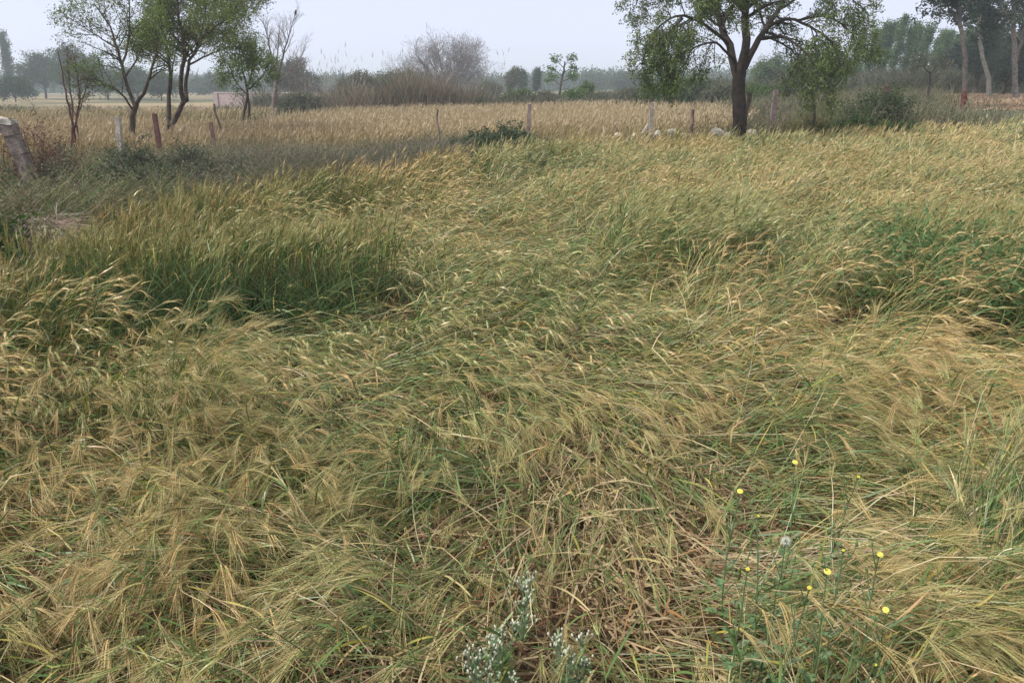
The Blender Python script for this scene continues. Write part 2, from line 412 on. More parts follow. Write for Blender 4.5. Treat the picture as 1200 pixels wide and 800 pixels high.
        if gold is not None: cl = mix3(cl, np.array([.40, .31, .17]), .85 * np.ones(N)); 
        lw = {0: .0062, 1: .0075, 2: .010, 3: .013}[lod] * rng.uniform(.6, 1.25, N)
        pr = {6: [.5, 1, 1, .85, .55, .08], 5: [.6, 1, .9, .6, .1], 4: [.7, 1, .7, .1], 3: [.8, 1, .15]}[KL]
        sdv = norm(np.cross(tangents(LP), norm(np.array([0, 0, 1.]) + rng.normal(0, .5, (N, 1, 3)))))
        strips(mb, LP, lw[:, None] * np.array(pr)[None], cl, side=sdv)
def scatter(n_per_m2, r0, r1, half=0.84, mask=None):
    """random points in the wedge r0..r1 a little wider than the view"""
    ymax = r1; W_ = half * r1 + 1.2
    A_ = (ymax + 1.0) * 2 * W_; n = int(A_ * n_per_m2)
    x = rng.uniform(-W_, W_, n); y = rng.uniform(.1, ymax, n)
    r = np.hypot(x, y); k = (r >= r0) & (r < r1) & (np.abs(x) < half * y + 1.1) & (y > .55)
    x, y = x[k], y[k]
    if mask is not None:
        k = mask(x, y); x, y = x[k], y[k]
    return np.stack([x, y], -1)
inside = lambda x, y: field_limit(x, y) < -.25 + .3 * (vnoise(x * 3, y * 3, 9) - .5)
DENS = 1.0
GAPS = [(700, 580, .30), (740, 640, .28), (250, 640, .26), (380, 650, .16), (230, 770, .2), (560, 440, .18), (1000, 600, .2), (600, 480, .2), (490, 790, .18), (820, 760, .2)]
def gapfield(x, y):
    g = np.zeros(len(x))
    for a_, b_, r_ in GAPS:
        p = atz(a_, b_, .1); g = np.maximum(g, np.exp(-(((x - p[0]) / r_) ** 2 + ((y - p[1]) / r_ / .8) ** 2)))
    return g
PITS = [(60, 408), (160, 412), (250, 408), (330, 386), (420, 378), (735, 350), (800, 345), (900, 396), (960, 385), (1085, 400), (1130, 392), (610, 350), (150, 365), (1040, 585), (390, 668), (130, 645), (640, 690), (180, 760), (930, 300), (560, 345), (760, 480), (480, 520)]
def clumped(x, y):
    q = np.zeros(len(x))
    for a_, b_ in PITS:
        p = atz(a_, b_, .0); q = np.maximum(q, np.exp(-(((x - p[0]) / (.05 * p[1] + .12)) ** 2 + ((y - p[1]) / (.10 + .012 * p[1])) ** 2) ** 2))
    pk = smooth(.60, .72, fbm(x * 2.3, y * 2.3, 63))
    g = gapfield(x, y)
    return inside(x, y) & (rng.random(len(x)) < (1 - .25 * g) * (1 - .9 * q)) & (rng.random(len(x)) < 1 - .8 * pk) & (rng.random(len(x)) < .35 + .75 * smooth(.25, .5, fbm(x * 3.1, y * 3.1, 61)))
wm = MB()
for lod, r0, r1, dn in ((0, .9, 4.3, 540), (1, 4.3, 9.0, 480), (2, 9.0, 17, 320), (3, 17, 34, 220)):
    pts = scatter(dn * DENS, r0, r1, mask=clumped)
    print("wheat lod", lod, len(pts)); stalks(wm, pts, lod)
print("verts", wm.n)
tag(wm.build("wheat", M_WHEAT), "ripening bearded wheat lodged and swirled flat across the near field", "wheat", kind="stuff")
# dead straw and fallen leaves on the soil below
def litter():
    mb = MB(); p = np.concatenate([scatter(800, .9, 4.5, mask=inside), scatter(300, 4.5, 9, mask=inside)]); N = len(p)
    th = flow(p[:, 0], p[:, 1]) + rng.normal(0, .9, N); ln = rng.uniform(.05, .3, N)
    s = np.linspace(-.5, .5, 4); z = terrain(p[:, 0], p[:, 1])[:, None] + rng.uniform(.01, .07, N)[:, None] + rng.normal(0, .02, (N, 4))
    P = np.stack([p[:, :1] + np.cos(th)[:, None] * ln[:, None] * s, p[:, 1:] + np.sin(th)[:, None] * ln[:, None] * s, z], -1)
    u = rng.random(N); c = np.where((u < .30)[:, None], mix3([.22, .11, .06], [.12, .07, .045], rng.random(N)), mix3([.50, .40, .25], [.22, .15, .09], rng.random(N)))
    c = mix3(c, np.array([.66, .53, .30]), .75 * gapfield(p[:, 0], p[:, 1]) * (rng.random(N) < .75))
    strips(mb, P, rng.uniform(.003, .009, N)[:, None], c)
    tag(mb.build("straw_litter", M_DRY), "reddish brown dead straw and leaves on the soil under the wheat", "straw", kind="stuff")
litter()
def broken_straw():
    """snapped stems and torn leaves tangled through the mat at every angle"""
    mb = MB(); p = np.concatenate([scatter(85, .9, 5, mask=inside), scatter(50, 5, 12, mask=inside)]); N = len(p)
    pf = pitch_field(p[:, 0], p[:, 1]); hh = np.where(pf < 20, .15, .30)
    a = rng.uniform(0, 2 * math.pi, N); kink = rng.normal(0, .9, N); ln = rng.uniform(.12, .45, N); z = terrain(p[:, 0], p[:, 1]) + rng.uniform(.06, 1, N) * hh
    P = [np.stack([p[:, 0], p[:, 1], z], -1)]; kp = rng.integers(1, 4, N); el = rng.normal(.1, .3, N)
    for k in range(4):
        P.append(P[-1] + np.stack([np.cos(a) * np.cos(el), np.sin(a) * np.cos(el), np.sin(el)], -1) * (ln / 4)[:, None]); a = a + kink * (k == kp) + rng.normal(0, .06, N); el = el - .16
    P = np.stack(P, 1); P[..., 2] = np.maximum(P[..., 2], terrain(P[..., 0], P[..., 1]) + .01)
    u = rng.random(N); c = mix3([.54, .44, .24], [.38, .31, .12], rng.random(N)); c = np.where((u < .3)[:, None], mix3([.10, .19, .05], [.30, .33, .08], rng.random(N)), c); c = np.where((u > .88)[:, None], np.array([.34, .17, .07]), c)
    wd = np.where(rng.random(N) < .35, rng.uniform(.004, .0075, N), .0028) * np.where(np.hypot(p[:, 0], p[:, 1]) > 5, 1.4, 1)
    strips(mb, P, wd[:, None] * np.array([.8, 1, 1, .9, .3])[None], c)
    tag(mb.build("broken_straw", M_WHEAT), "snapped pale stems and torn leaves tangled over the flattened wheat", "straw", kind="stuff")
broken_straw()
# ------------------------------------------------------------------ woody plants
def edgeY(px):
    lim = np.interp(px, [e[0] for e in _E], [e[1] for e in _E]); a = (px - 600) / FPX * CP
    return float(lim / math.hypot(1, a))
def spline(pts, K, jit=0.0):
    pts = np.asarray(pts, float); n = len(pts)
    d = np.r_[0, np.cumsum(np.linalg.norm(np.diff(pts, axis=0), axis=1))]; t = np.linspace(0, d[-1], K)
    o = np.empty((K, 3)); m = np.gradient(pts, d, axis=0) if n > 2 else np.repeat((pts[1:] - pts[:1]) / d[-1], 2, 0)
    k = np.clip(np.searchsorted(d, t, side='right') - 1, 0, n - 2); h = (d[k + 1] - d[k])[:, None]; u = ((t - d[k]) / (d[k + 1] - d[k]))[:, None]
    o = (2 * u**3 - 3 * u**2 + 1) * pts[k] + (u**3 - 2 * u**2 + u) * h * m[k] + (-2 * u**3 + 3 * u**2) * pts[k + 1] + (u**3 - u**2) * h * m[k + 1]
    if jit: o[1:-1] += rng.normal(0, jit, (K - 2, 3))
    return o
def sprout(P, R, n, ln, spread=.9, upb=.2, droop=.3, K=6, t0=.25, wob=.12, taper=.6):
    """n children per parent curve P[N,K0,3]; returns child curves and start radii"""
    N, K0 = P.shape[:2]; T = tangents(P)
    t = np.clip(t0 + (1 - t0) * (np.arange(n)[None] + rng.random((N, n))) / n, 0, .999)
    f = t * (K0 - 1); k = np.minimum(f.astype(int), K0 - 2); fr = (f - k)[..., None]; i = np.arange(N)[:, None]
    b = P[i, k] * (1 - fr) + P[i, k + 1] * fr; tt = T[i, k]
    d = norm(norm(np.cross(tt, rng.normal(size=tt.shape))) * spread + tt * (1 - spread * .45) + np.array([0, 0, upb]))
    L = np.broadcast_to(ln, (N,))[:, None] * (1 - .55 * t) * rng.uniform(.65, 1.25, t.shape)
    b = b.reshape(-1, 3); d = d.reshape(-1, 3); L = L.reshape(-1); M = len(b)
    out_ = [b]
    for q in range(K - 1):
        d = norm(d + rng.normal(0, wob, (M, 3)) + np.array([0, 0, -1.]) * droop / (K - 1)); out_.append(out_[-1] + d * (L / (K - 1))[:, None])
    r = (np.broadcast_to(R, (N,))[:, None] * (1 - .7 * t) * taper).reshape(-1)
    return np.stack(out_, 1), r
def leafcloud(mb, P, n, size, cols, spreadr=.05, droop=.4, wr=.42, t0=.2, keep=1.0):
    N, K = P.shape[:2]
    t = (t0 + (1 - t0) * rng.random((N, n))) * (K - 1) * .999; k = np.minimum(t.astype(int), K - 2); fr = (t - k)[..., None]; i = np.arange(N)[:, None]
    b = (P[i, k] * (1 - fr) + P[i, k + 1] * fr).reshape(-1, 3); own = np.repeat(np.arange(N), n)
    if keep < 1: m = rng.random(len(b)) < keep; b = b[m]; own = own[m]
    M = len(b); b = b + rng.normal(0, spreadr, (M, 3))
    d = norm(rng.normal(size=(M, 3)) * [1, 1, .6] + [0, 0, -droop]); s = norm(np.cross(d, rng.normal(size=(M, 3))))
    l = (size * rng.uniform(.6, 1.35, M))[:, None]; nrm = np.cross(d, s)
    mid = b + d * l * .5 + nrm * l * .06
    V = np.stack([b, mid + s * l * wr * .5, b + d * l, mid - s * l * wr * .5], 1)
    cols = np.asarray(cols, float); tw = rng.random(N)[own]; u = np.clip(tw * .6 + rng.random(M) * .4, 0, .999) * (len(cols) - 1)
    c = mix3(cols[u.astype(int)], cols[np.minimum(u.astype(int) + 1, len(cols) - 1)], (u % 1)[:]) if False else \
        cols[u.astype(int)] * (1 - (u % 1))[:, None] + cols[np.minimum(u.astype(int) + 1, len(cols) - 1)] * (u % 1)[:, None]
    c = c * rng.normal(1, .12, M)[:, None].clip(.6, 1.5)
    mb.add(V.reshape(-1, 3), Q=np.arange(M * 4).reshape(-1, 4), C=np.repeat(c[:, None], 4, 1).reshape(-1, 3))
def grp(curves, K):
    return np.stack([spline(c, K) for c in curves])
BARK = np.array([.085, .065, .052])
def tree(label, Y, base, limbs, leaf, cols, l1=(9, .9), l2=(6, .4), l3=None, nleaf=14, bark=BARK, spr=(.9, .15, .3), cat="tree", group=None, name="tree",
         keep=1.0, drp=.5, t0=.3, lw=.42, rootz=None, sprd=.05, red=None, t1=None):
    """limbs: [(points [(px,py,dY)...], r0, r1)], first ones are trunks; leaves on generated twigs"""
    bx = at(base[0], base[1], Y); gz = float(terrain(bx[0], Y)) if rootz is None else rootz
    root = empty(name, (bx[0], Y, gz), label, cat, group); loc = np.array([bx[0], Y, gz])
    tm = MB(); cm = MB(); allP = []; allR = []
    for pts, r0, r1 in limbs:
        W = [at(a, b, Y + c) for a, b, c in pts]
        ln = sum(np.linalg.norm(W[i + 1] - W[i]) for i in range(len(W) - 1))
        P = spline(W, 14, jit=.0045 * ln)[None]
        R = np.linspace(r0, r1, 14)[None] * .82
        if abs(W[0][2] - gz) < 1.0 or pts[0][1] >= base[1] - 1:
            R = R.copy(); R[0, 0] *= 1.35; R[0, 1] *= 1.08; P[0, 0, 2] = gz - .15
        c = np.repeat(bark[None], 14, 0)
        if red is not None: c = np.where((P[0, :, 2] < gz + red)[:, None], np.array([.13, .035, .03]), c)
        tubes(tm, P, R, c[None], 9); allP.append(P); allR.append(r0 * .6 + r1 * .4)
    sel = allP[1:] if len(allP) > 2 else allP; allR = allR[1:] if len(allP) > 2 else allR; allP = sel
    P0 = np.concatenate(allP); R0 = np.array(allR)
    P1, R1 = sprout(P0, R0, l1[0], l1[1], spr[0], spr[1], spr[2], 7, t1 or t0)
    R1 = np.clip(R1, .004, .05)
    tubes(tm, P1, R1[:, None] * np.linspace(1, .35, 7)[None], bark, 5)
    P2, R2 = sprout(P1, R1, l2[0], l2[1], spr[0], spr[1] * .6, spr[2] * 1.3, 5, .15)
    R2 = np.clip(R2, .0025, .02); tubes(cm, P2, R2[:, None] * np.linspace(1, .4, 5)[None], bark * 1.1, 3)
    PL = P2
    if l3:
        P3, R3 = sprout(P2, R2, l3[0], l3[1], spr[0], spr[1] * .4, spr[2] * 1.3, 4, .1)
        R3 = np.clip(R3, .002, .01); tubes(cm, P3, R3[:, None] * np.linspace(1, .5, 4)[None], bark * 1.15, 3); PL = P3
    if nleaf: leafcloud(cm, PL, nleaf, leaf, cols, sprd, drp, lw, keep=keep)
    tm.build("trunk", M_BARK, root, True, loc=loc); cm.build("crown", M_LEAF, root, loc=loc)
    return root
G_MID = [[.06, .10, .03], [.09, .145, .04], [.13, .19, .055]]
G_LIGHT = [[.09, .14, .04], [.14, .20, .05], [.20, .26, .06]]
G_DARK = [[.03, .055, .025], [.045, .08, .035], [.07, .11, .045]]
G_GREY = [[.08, .10, .06], [.12, .13, .08], [.16, .15, .10]]
# -- the big tree standing on the field edge
Ym = edgeY(865) + 1.0
tree("large leaning tree with thick dark forked trunk and drooping green crown on the field edge", Ym, (866, 165),
     [([(866, 166, 0), (867, 130, 0), (866, 100, 0), (868, 78, 0)], .205, .17),
      ([(864, 92, 0), (856, 60, .1), (845, 30, .3), (836, -15, .5), (815, -70, .8)], .12, .05),
      ([(868, 84, 0), (874, 50, -.1), (873, 15, -.2), (882, -30, -.3), (880, -90, -.4)], .13, .05),
      ([(872, 80, 0), (884, 55, .2), (900, 30, .3), (912, 12, .5), (930, -25, .8)], .10, .04),
      ([(896, 34, .3), (925, 22, .1), (950, 32, -.2), (975, 50, -.4), (985, 78, -.6)], .05, .015),
      ([(890, 46, .2), (915, 43, -.2), (940, 58, -.6), (958, 82, -.9), (962, 110, -1.)], .045, .012),
      ([(852, 50, .1), (820, 25, -.3), (790, 20, -.7), (765, 40, -1.), (752, 75, -1.2)], .05, .012),
      ([(860, 70, .0), (835, 50, -.6), (812, 58, -.9), (800, 85, -1.1)], .04, .010),
      ([(843, 15, .4), (800, -15, .7), (765, -20, .9), (745, 5, 1.)], .05, .012),
      ([(850, 35, .1), (820, 20, .9), (790, 35, 1.3), (780, 65, 1.5)], .045, .012),
      ([(915, 10, .4), (950, -10, .6), (990, -8, .7), (1015, 15, .8)], .045, .012), ([(935, 24, .1), (965, 20, .3), (995, 35, .4), (1008, 60, .4)], .035, .01), ([(876, 20, -.2), (860, 0, -.9), (840, -20, -1.2)], .04, .01), ([(800, 22, -.5), (780, 45, -.9), (770, 85, -1.)], .03, .008)],
     .055, [[.065, .09, .035], [.10, .14, .045], [.15, .20, .06], [.22, .27, .09]], l1=(16, 1.1), l2=(10, .50), nleaf=20, spr=(.85, .12, .7), name="tree", drp=1.0, t0=.33, bark=np.array([.05, .04, .034]), sprd=.04, lw=.5)
tree("slender dark sapling in the green shrubs right of the large forked tree", Ym + 1.2, (953, 160),
     [([(953, 160, 0), (954, 125, 0), (951, 95, 0), (956, 70, 0)], .045, .025), ([(952, 98, 0), (935, 75, .2), (922, 60, .3)], .02, .008), ([(954, 90, 0), (975, 72, .2), (990, 68, .2)], .02, .008)],
     .055, G_MID, l1=(7, .7), l2=(6, .35), nleaf=10, spr=(.9, .0, .9), drp=1.0, name="sapling", cat="sapling")
# -- trees by the left fence
tree("thin tree with an open, sparse crown forking low beside the pale fence post", 17.5, (155, 185),
     [([(155, 187, 0), (155, 160, 0), (157, 130, 0), (160, 122, 0)], .085, .07),
      ([(158, 124, 0), (150, 105, .1), (145, 85, .1), (138, 60, .2), (128, 30, .3), (110, 5, .3)], .055, .014),
      ([(160, 122, 0), (170, 105, -.1), (177, 85, -.2), (183, 60, -.3), (190, 25, -.4)], .05, .012),
      ([(156, 130, 0), (140, 108, -.3), (122, 98, -.5), (105, 92, -.7), (92, 95, -.8)], .03, .008),
      ([(143, 78, .2), (150, 50, .3), (152, 20, .3), (150, -15, .3)], .03, .009),
      ([(136, 56, .2), (118, 45, .0), (98, 32, -.2), (80, 20, -.3)], .022, .006),
      ([(147, 90, .1), (165, 60, .5), (172, 25, .6)], .025, .007)],
     .05, G_LIGHT, l1=(15, .85), l2=(8, .38), nleaf=12, spr=(.75, .35, .1), keep=.9, t0=.3)
tree("dense bushy tree with crooked leaning trunks growing behind the red-brown fence post", 19.5, (196, 175),
     [([(190, 178, 0), (199, 150, 0), (211, 128, 0), (217, 118, 0)], .10, .07),
      ([(216, 120, 0), (211, 105, -.1), (213, 85, -.2), (216, 60, -.3), (210, 20, -.3), (205, -25, -.3)], .075, .02),
      ([(219, 118, 0), (217, 100, .3), (220, 80, .3), (232, 55, .3), (248, 25, .4), (255, -10, .4)], .06, .015),
      ([(199, 152, .1), (197, 120, .2), (200, 90, .3), (195, 55, .4), (188, 20, .4), (180, -25, .4)], .07, .018),
      ([(225, 60, .4), (205, 30, .9), (190, -5, 1.2)], .035, .01), ([(238, 45, .3), (270, 15, .8), (300, -15, 1.1)], .03, .008), ([(222, 76, .2), (250, 62, .4), (275, 55, .5), (295, 65, .5)], .03, .008),
      ([(214, 70, -.2), (235, 45, -.6), (262, 25, -.8), (285, 5, -.9)], .03, .008),
      ([(197, 75, .3), (178, 60, .3), (165, 45, .2)], .025, .007), ([(228, 60, .2), (240, 20, .9), (245, -30, 1.)], .03, .01)],
     .052, [[.08, .11, .035], [.12, .16, .045], [.18, .22, .055], [.24, .28, .07]], l1=(20, 1.05), l2=(10, .48), nleaf=26, spr=(.85, .25, .3), t0=.35)
tree("small leafy tree on two thin stems left of the bare tree", 25, (289, 158),
     [([(284, 158, 0), (286, 135, 0), (290, 112, 0), (284, 80, 0), (280, 50, 0)], .06, .02), ([(291, 158, .1), (292, 130, .1), (290, 108, .1), (297, 75, .2), (300, 45, .2)], .055, .018),
      ([(290, 112, 0), (276, 95, 0), (268, 75, -.2)], .03, .01), ([(292, 105, 0), (308, 88, .2), (316, 70, .2)], .03, .01)],
     .07, [[.09, .135, .05], [.14, .20, .07], [.19, .25, .09]], l1=(14, .8), l2=(8, .42), nleaf=17, spr=(.85, .15, .5), t0=.4)
tree("leafless grey tree with upward twigs and a bird on its top twig", 38, (322, 140),
     [([(322, 143, 0), (321, 125, 0), (323, 105, 0), (325, 85, 0)], .16, .11), ([(324, 92, 0), (318, 65, .3), (312, 40, .4), (308, 22, .4)], .07, .015),
      ([(325, 87, 0), (332, 65, -.2), (338, 45, -.3), (345, 20, -.4)], .075, .012), ([(324, 100, 0), (336, 88, .3), (350, 72, .6), (358, 55, .8)], .05, .01),
      ([(324, 80, .1), (326, 55, .6), (328, 30, .8)], .05, .012), ([(322, 110, 0), (337, 105, -.4), (350, 92, -.7)], .035, .01)],
     .08, G_GREY, l1=(11, 1.3), l2=(7, .55), l3=(3, .25), nleaf=0, spr=(.6, .45, 0), bark=np.array([.16, .13, .12]), t0=.3)
tree("thin multi-stemmed shrub tree with dark sparse leaves rising from the dry maroon bush", 16.5, (86, 178),
     [([(84, 180, 0), (85, 150, 0), (80, 120, 0), (74, 90, 0), (68, 60, 0)], .035, .01), ([(86, 180, .1), (87, 150, .1), (93, 120, .2), (92, 95, .2), (85, 60, .3)], .03, .009),
      ([(85, 150, 0), (84, 115, .3), (80, 85, .4), (78, 55, .4)], .025, .008), ([(88, 148, 0), (99, 110, .2), (104, 90, .2)], .02, .006)],
     .045, [[.05, .06, .03], [.09, .10, .04], [.16, .09, .05], [.08, .12, .04]], l1=(9, .45), l2=(5, .22), nleaf=7, spr=(.7, .35, .1), bark=np.array([.10, .055, .05]), cat="shrub", name="shrub_tree", t0=.35, keep=.8)
# bird on the bare tree
def bird():
    p = at(346.5, 17, 37.7); mb = MB(); root_loc = p
    def blob(c, r, n=8, m=6, col=(.05, .045, .045)):
        a = np.linspace(0, math.pi, m)[:, None]; b = np.arange(n)[None] * 2 * math.pi / n
        V = np.stack([np.sin(a) * np.cos(b) * r[0], np.sin(a) * np.sin(b) * r[1], np.cos(a) * r[2] + 0 * b], -1) + np.array(c)
        i = np.arange(m - 1)[:, None] * n; j = np.arange(n)[None]
        mb.add(V, Q=np.stack([i + j, i + (j + 1) % n, i + n + (j + 1) % n, i + n + j], -1).reshape(-1, 4), C=col)
    blob(p + [0, 0, .05], (.055, .05, .085)); blob(p + [.015, 0, .15], (.035, .033, .036))
    tubes(mb, np.array([[p + [-.02, 0, .02], p + [-.05, 0, -.06], p + [-.07, 0, -.15]]]), np.array([[.025, .018, .012]]), (.05, .045, .045), 4)
    tubes(mb, np.array([[p + [.04, 0, .15], p + [.075, 0, .14]]]), np.array([[.012, .002]]), (.03, .03, .03), 4)
    tag(mb.build("bird", M_DRY, loc=p), "small dark bird perched on the top twig of the bare tree", "bird")
bird()
# -- generic crown for distant trees
def far_tree(px, top, wpx, Y, cols, label, group, leaf=None, style="round", name="tree", bark=BARK, dens=1.0, base=None, cat="tree", lean=0.0, bare=False, cs=.15):
    bx = (px - 600) / FPX * Y * (1 / CP) * .985; gz = float(terrain(bx, Y)); 
    topz = at(px, top, Y)[2]; H = max(topz - gz, .8); Wd = wpx / FPX * Y * .5
    bp = at(px, base or 130, Y); X0 = at(px, (top + 102) / 2, Y)[0]
    root = empty(name, (X0, Y, gz), label, cat, group); loc = np.array([X0, Y, gz]); tm, cm = MB(), MB()
    leaf = leaf or max(.09, Y * .0021)
    if style == "slim":
        tr = spline([(X0, Y, gz - .1), (X0 + lean * H * .4, Y, gz + H * .5), (X0 + lean * H, Y, gz + H * .97)], 10, .02 * H * .2)[None]
        tubes(tm, tr, np.linspace(.018 * H, .006 * H, 10)[None], bark, 6)
        n1 = int(26 * dens); P1, R1 = sprout(tr, np.array([.012 * H]), n1, Wd * 1.5, .6, .7, -.1, 5, .28)
        nl = 9
    elif style == "bush":
        n = int(14 * dens); a = rng.uniform(0, 2 * math.pi, n); e = rng.uniform(.25, 1.5, n)
        tip = np.stack([X0 + Wd * np.cos(a) * np.cos(e), Y + Wd * np.sin(a) * np.cos(e), gz + H * (np.sin(e) * .8)], -1)
        b0 = np.stack([X0 + Wd * .35 * np.cos(a), Y + Wd * .35 * np.sin(a), np.full(n, gz - .05)], -1)
        tr = np.stack([b0, b0 * .6 + tip * .4 + [0, 0, H * .12], tip], 1); tubes(tm, tr, np.array([.03, .02, .008])[None] * (H / 3), bark, 4)
        P1, R1 = sprout(tr, np.full(n, .01 * H), 9, min(Wd, H) * .75, .9, .25, .1, 5, .1); nl = 7
    else:
        z1 = gz + H * cs; n = int(9 * dens) + 3; a = rng.uniform(0, 2 * math.pi, n); e = rng.uniform(.15, 1.45, n)
        trunk = spline([(X0, Y, gz - .1), (X0 + .02 * H, Y, z1), (X0 + .02 * H, Y, gz + H * .5)], 8)[None]
        tubes(tm, trunk, np.linspace(.03 * H, .018 * H, 8)[None], bark, 7)
        tip = np.stack([X0 + Wd * .8 * np.cos(a) * np.cos(e), Y + Wd * .8 * np.sin(a) * np.cos(e), gz + H * (cs + .15 + (.72 - cs) * np.sin(e))], -1)
        b0 = np.repeat(np.array([[X0 + .02 * H, Y, z1]]), n, 0) + rng.uniform(0, .15 * H, n)[:, None] * [0, 0, 1]
        tr = np.stack([b0, b0 * .55 + tip * .45 + [0, 0, -.02 * H], tip], 1); tr = np.stack([spline(q, 7) for q in tr])
        tubes(tm, tr, np.linspace(.014 * H, .005 * H, 7)[None], bark, 5)
        P1, R1 = sprout(tr, np.full(n, .01 * H), 9, Wd * .62, .85, .3, .1, 6, .2); nl = 9
    R1 = np.clip(R1, .006, .06) * (1.0 if not bare else 1.3)
    tubes(tm if bare else cm, P1, R1[:, None] * np.linspace(1, .4, P1.shape[1])[None], bark, 3)
    P2, R2 = sprout(P1, R1, 6, Wd * (.30 if not bare else .34), .85, .3, .15, 4, .1); R2 = np.clip(R2, .005, .03)
    tubes(cm, P2, R2[:, None] * np.linspace(1, .5, 4)[None], bark, 3)
    if bare:
        P3, R3 = sprout(P2, R2, 5, Wd * .16, .8, .3, .0, 3, .1); tubes(cm, P3, np.full((len(P3), 3), max(.005, Y * .00013)), bark * 1.2, 3)
    else: leafcloud(cm, P2, int(nl * (1.6 if dens >= 1 else 1)), leaf, cols, leaf * .9, .3, .55, t0=0)
    tm.build("trunk" if style != "bush" else "stems", M_BARK, root, True, loc=loc); cm.build("crown" if style != "bush" else "foliage", M_LEAF, root, loc=loc)
    return root
B_FAR = [[.045, .075, .04], [.06, .095, .05], [.085, .12, .06]]
F = far_tree
F(8, 42, 20, 135, B_FAR, "tall slim hazy tree at the far left edge of the view", "hazy trees behind the left fields", style="slim", dens=2)
F(14, 92, 56, 95, G_DARK, "rounded dark hazy tree low at the far left edge", "hazy trees behind the left fields")
F(48, 63, 62, 125, B_FAR, "hazy blue-green tree just right of the tall slim one", "hazy trees behind the left fields", dens=1.4)
F(86, 50, 66, 120, B_FAR, "tallest broad hazy tree, behind the multi-stemmed shrub tree", "hazy trees behind the left fields", dens=1.6)
F(122, 74, 60, 110, B_FAR, "hazy tree behind the sparse thin tree's left limbs", "hazy trees behind the left fields", dens=1.3)
F(158, 82, 64, 115, B_FAR, "hazy tree seen through the fork of the sparse thin tree", "hazy trees behind the left fields", dens=1.3)
F(186, 86, 50, 105, B_FAR, "hazy tree behind the red-brown fence post", "hazy trees behind the left fields")
F(232, 94, 26, 165, B_FAR, "small faint hazy tree left of the pink wall", "hazy trees behind the left fields")
F(252, 86, 30, 150, B_FAR, "faint hazy tree rising behind the pink wall's left end", "hazy trees behind the left fields")
F(346, 66, 62, 88, [[.08, .085, .07], [.11, .11, .09], [.13, .13, .10]], "grey hazy round-topped tree behind the bare tree", "hazy trees behind the left fields", dens=1.4)
F(424, 90, 76, 62, G_GREY, "dark rounded tree rising out of the reed thicket, left one of two", "rounded trees in the reeds", dens=1.4)
F(472, 84, 76, 66, G_GREY, "dark rounded tree rising out of the reed thicket, right one of two", "rounded trees in the reeds", dens=1.4)
F(519, 46, 128, 92, None, "large leafless tree with a round fine-twigged crown above the reeds", None, bare=True, dens=1.7, bark=np.array([.21, .185, .185]))
F(572, 96, 34, 85, G_GREY, "low greyish tree right of the leafless round tree", "small trees along the far hedge")
F(594, 88, 26, 105, G_GREY, "hazy tree leaning right with a pointed top", "small trees along the far hedge", style="slim", lean=.35, dens=2)
F(612, 88, 16, 120, B_FAR, "faint thin upright tree left of the leaning plume-like one", "small trees along the far hedge", style="slim", dens=1.5)
F(627, 84, 12, 110, B_FAR, "thin plume-like tree standing left of the bright green tree", "small trees along the far hedge", style="slim", lean=.1, dens=1.5)
tree("bright green flat-tiered little tree above the hedge", 52, (657, 120), [([(656, 121, 0), (656, 108, 0), (658, 94, 0), (661, 82, 0), (662, 72, 0)], .11, .05),
      ([(657, 100, 0), (648, 94, .2), (641, 92, .3)], .04, .012), ([(658, 96, 0), (668, 92, -.2), (675, 90, -.3)], .04, .012), ([(659, 90, 0), (650, 83, .4), (643, 82, .5)], .035, .01),
      ([(660, 86, 0), (670, 80, .2), (674, 79, .3)], .035, .01), ([(661, 80, 0), (652, 72, -.3), (648, 70, -.4)], .03, .01), ([(661, 78, 0), (668, 70, .1), (673, 67, .1)], .03, .01)],
     .15, [[.07, .13, .03], [.11, .19, .05], [.15, .24, .06]], l1=(6, .55), l2=(4, .3), nleaf=7, spr=(.8, .15, .1), t0=.4)
F(688, 93, 20, 60, G_MID, "tiny green tree right of the bright green one", "small trees along the far hedge", dens=.8)
F(705, 100, 70, 190, B_FAR, "very faint tree on the skyline between the green tree and the big tree", "small trees along the far hedge")
F(738, 90, 50, 170, B_FAR, "very faint tree on the skyline touching the big tree's left crown", "small trees along the far hedge")
for i, (px, top, wd, Y, cc) in enumerate([(350, 108, 50, 46, G_GREY), (565, 112, 52, 50, G_GREY), (608, 104, 46, 49, G_MID), (640, 108, 36, 50, G_GREY), (672, 106, 40, 51, G_MID), (706, 110, 46, 50, G_GREY),
        (740, 104, 48, 48, G_GREY), (775, 96, 52, 46, G_MID), (812, 88, 60, 47, G_MID), (845, 98, 44, 44, G_GREY), (893, 96, 44, 43, G_MID), (925, 90, 50, 44, G_GREY)]):
    wh = ["grey bush under the bare tree's right side", "grey-brown bush at the right end of the reeds", "dark bush below the pointed leaning tree", "low bush left of the bright green tree's foot",
          "bush at the foot of the bright green tree", "low grey bush right of the tiny green tree", "grey bush in the far hedge behind the middle fence post", "bush under the big tree's left crown",
          "tall bush close left of the big tree's trunk", "grey bush right behind the big trunk's left side", "bush seen just right of the big trunk", "grey bush behind the small sapling's left limb"][i]
    F(px, top, wd, Y, cc, wh, "bushes of the far hedge", style="bush", name="bush", cat="bush", dens=1.3)
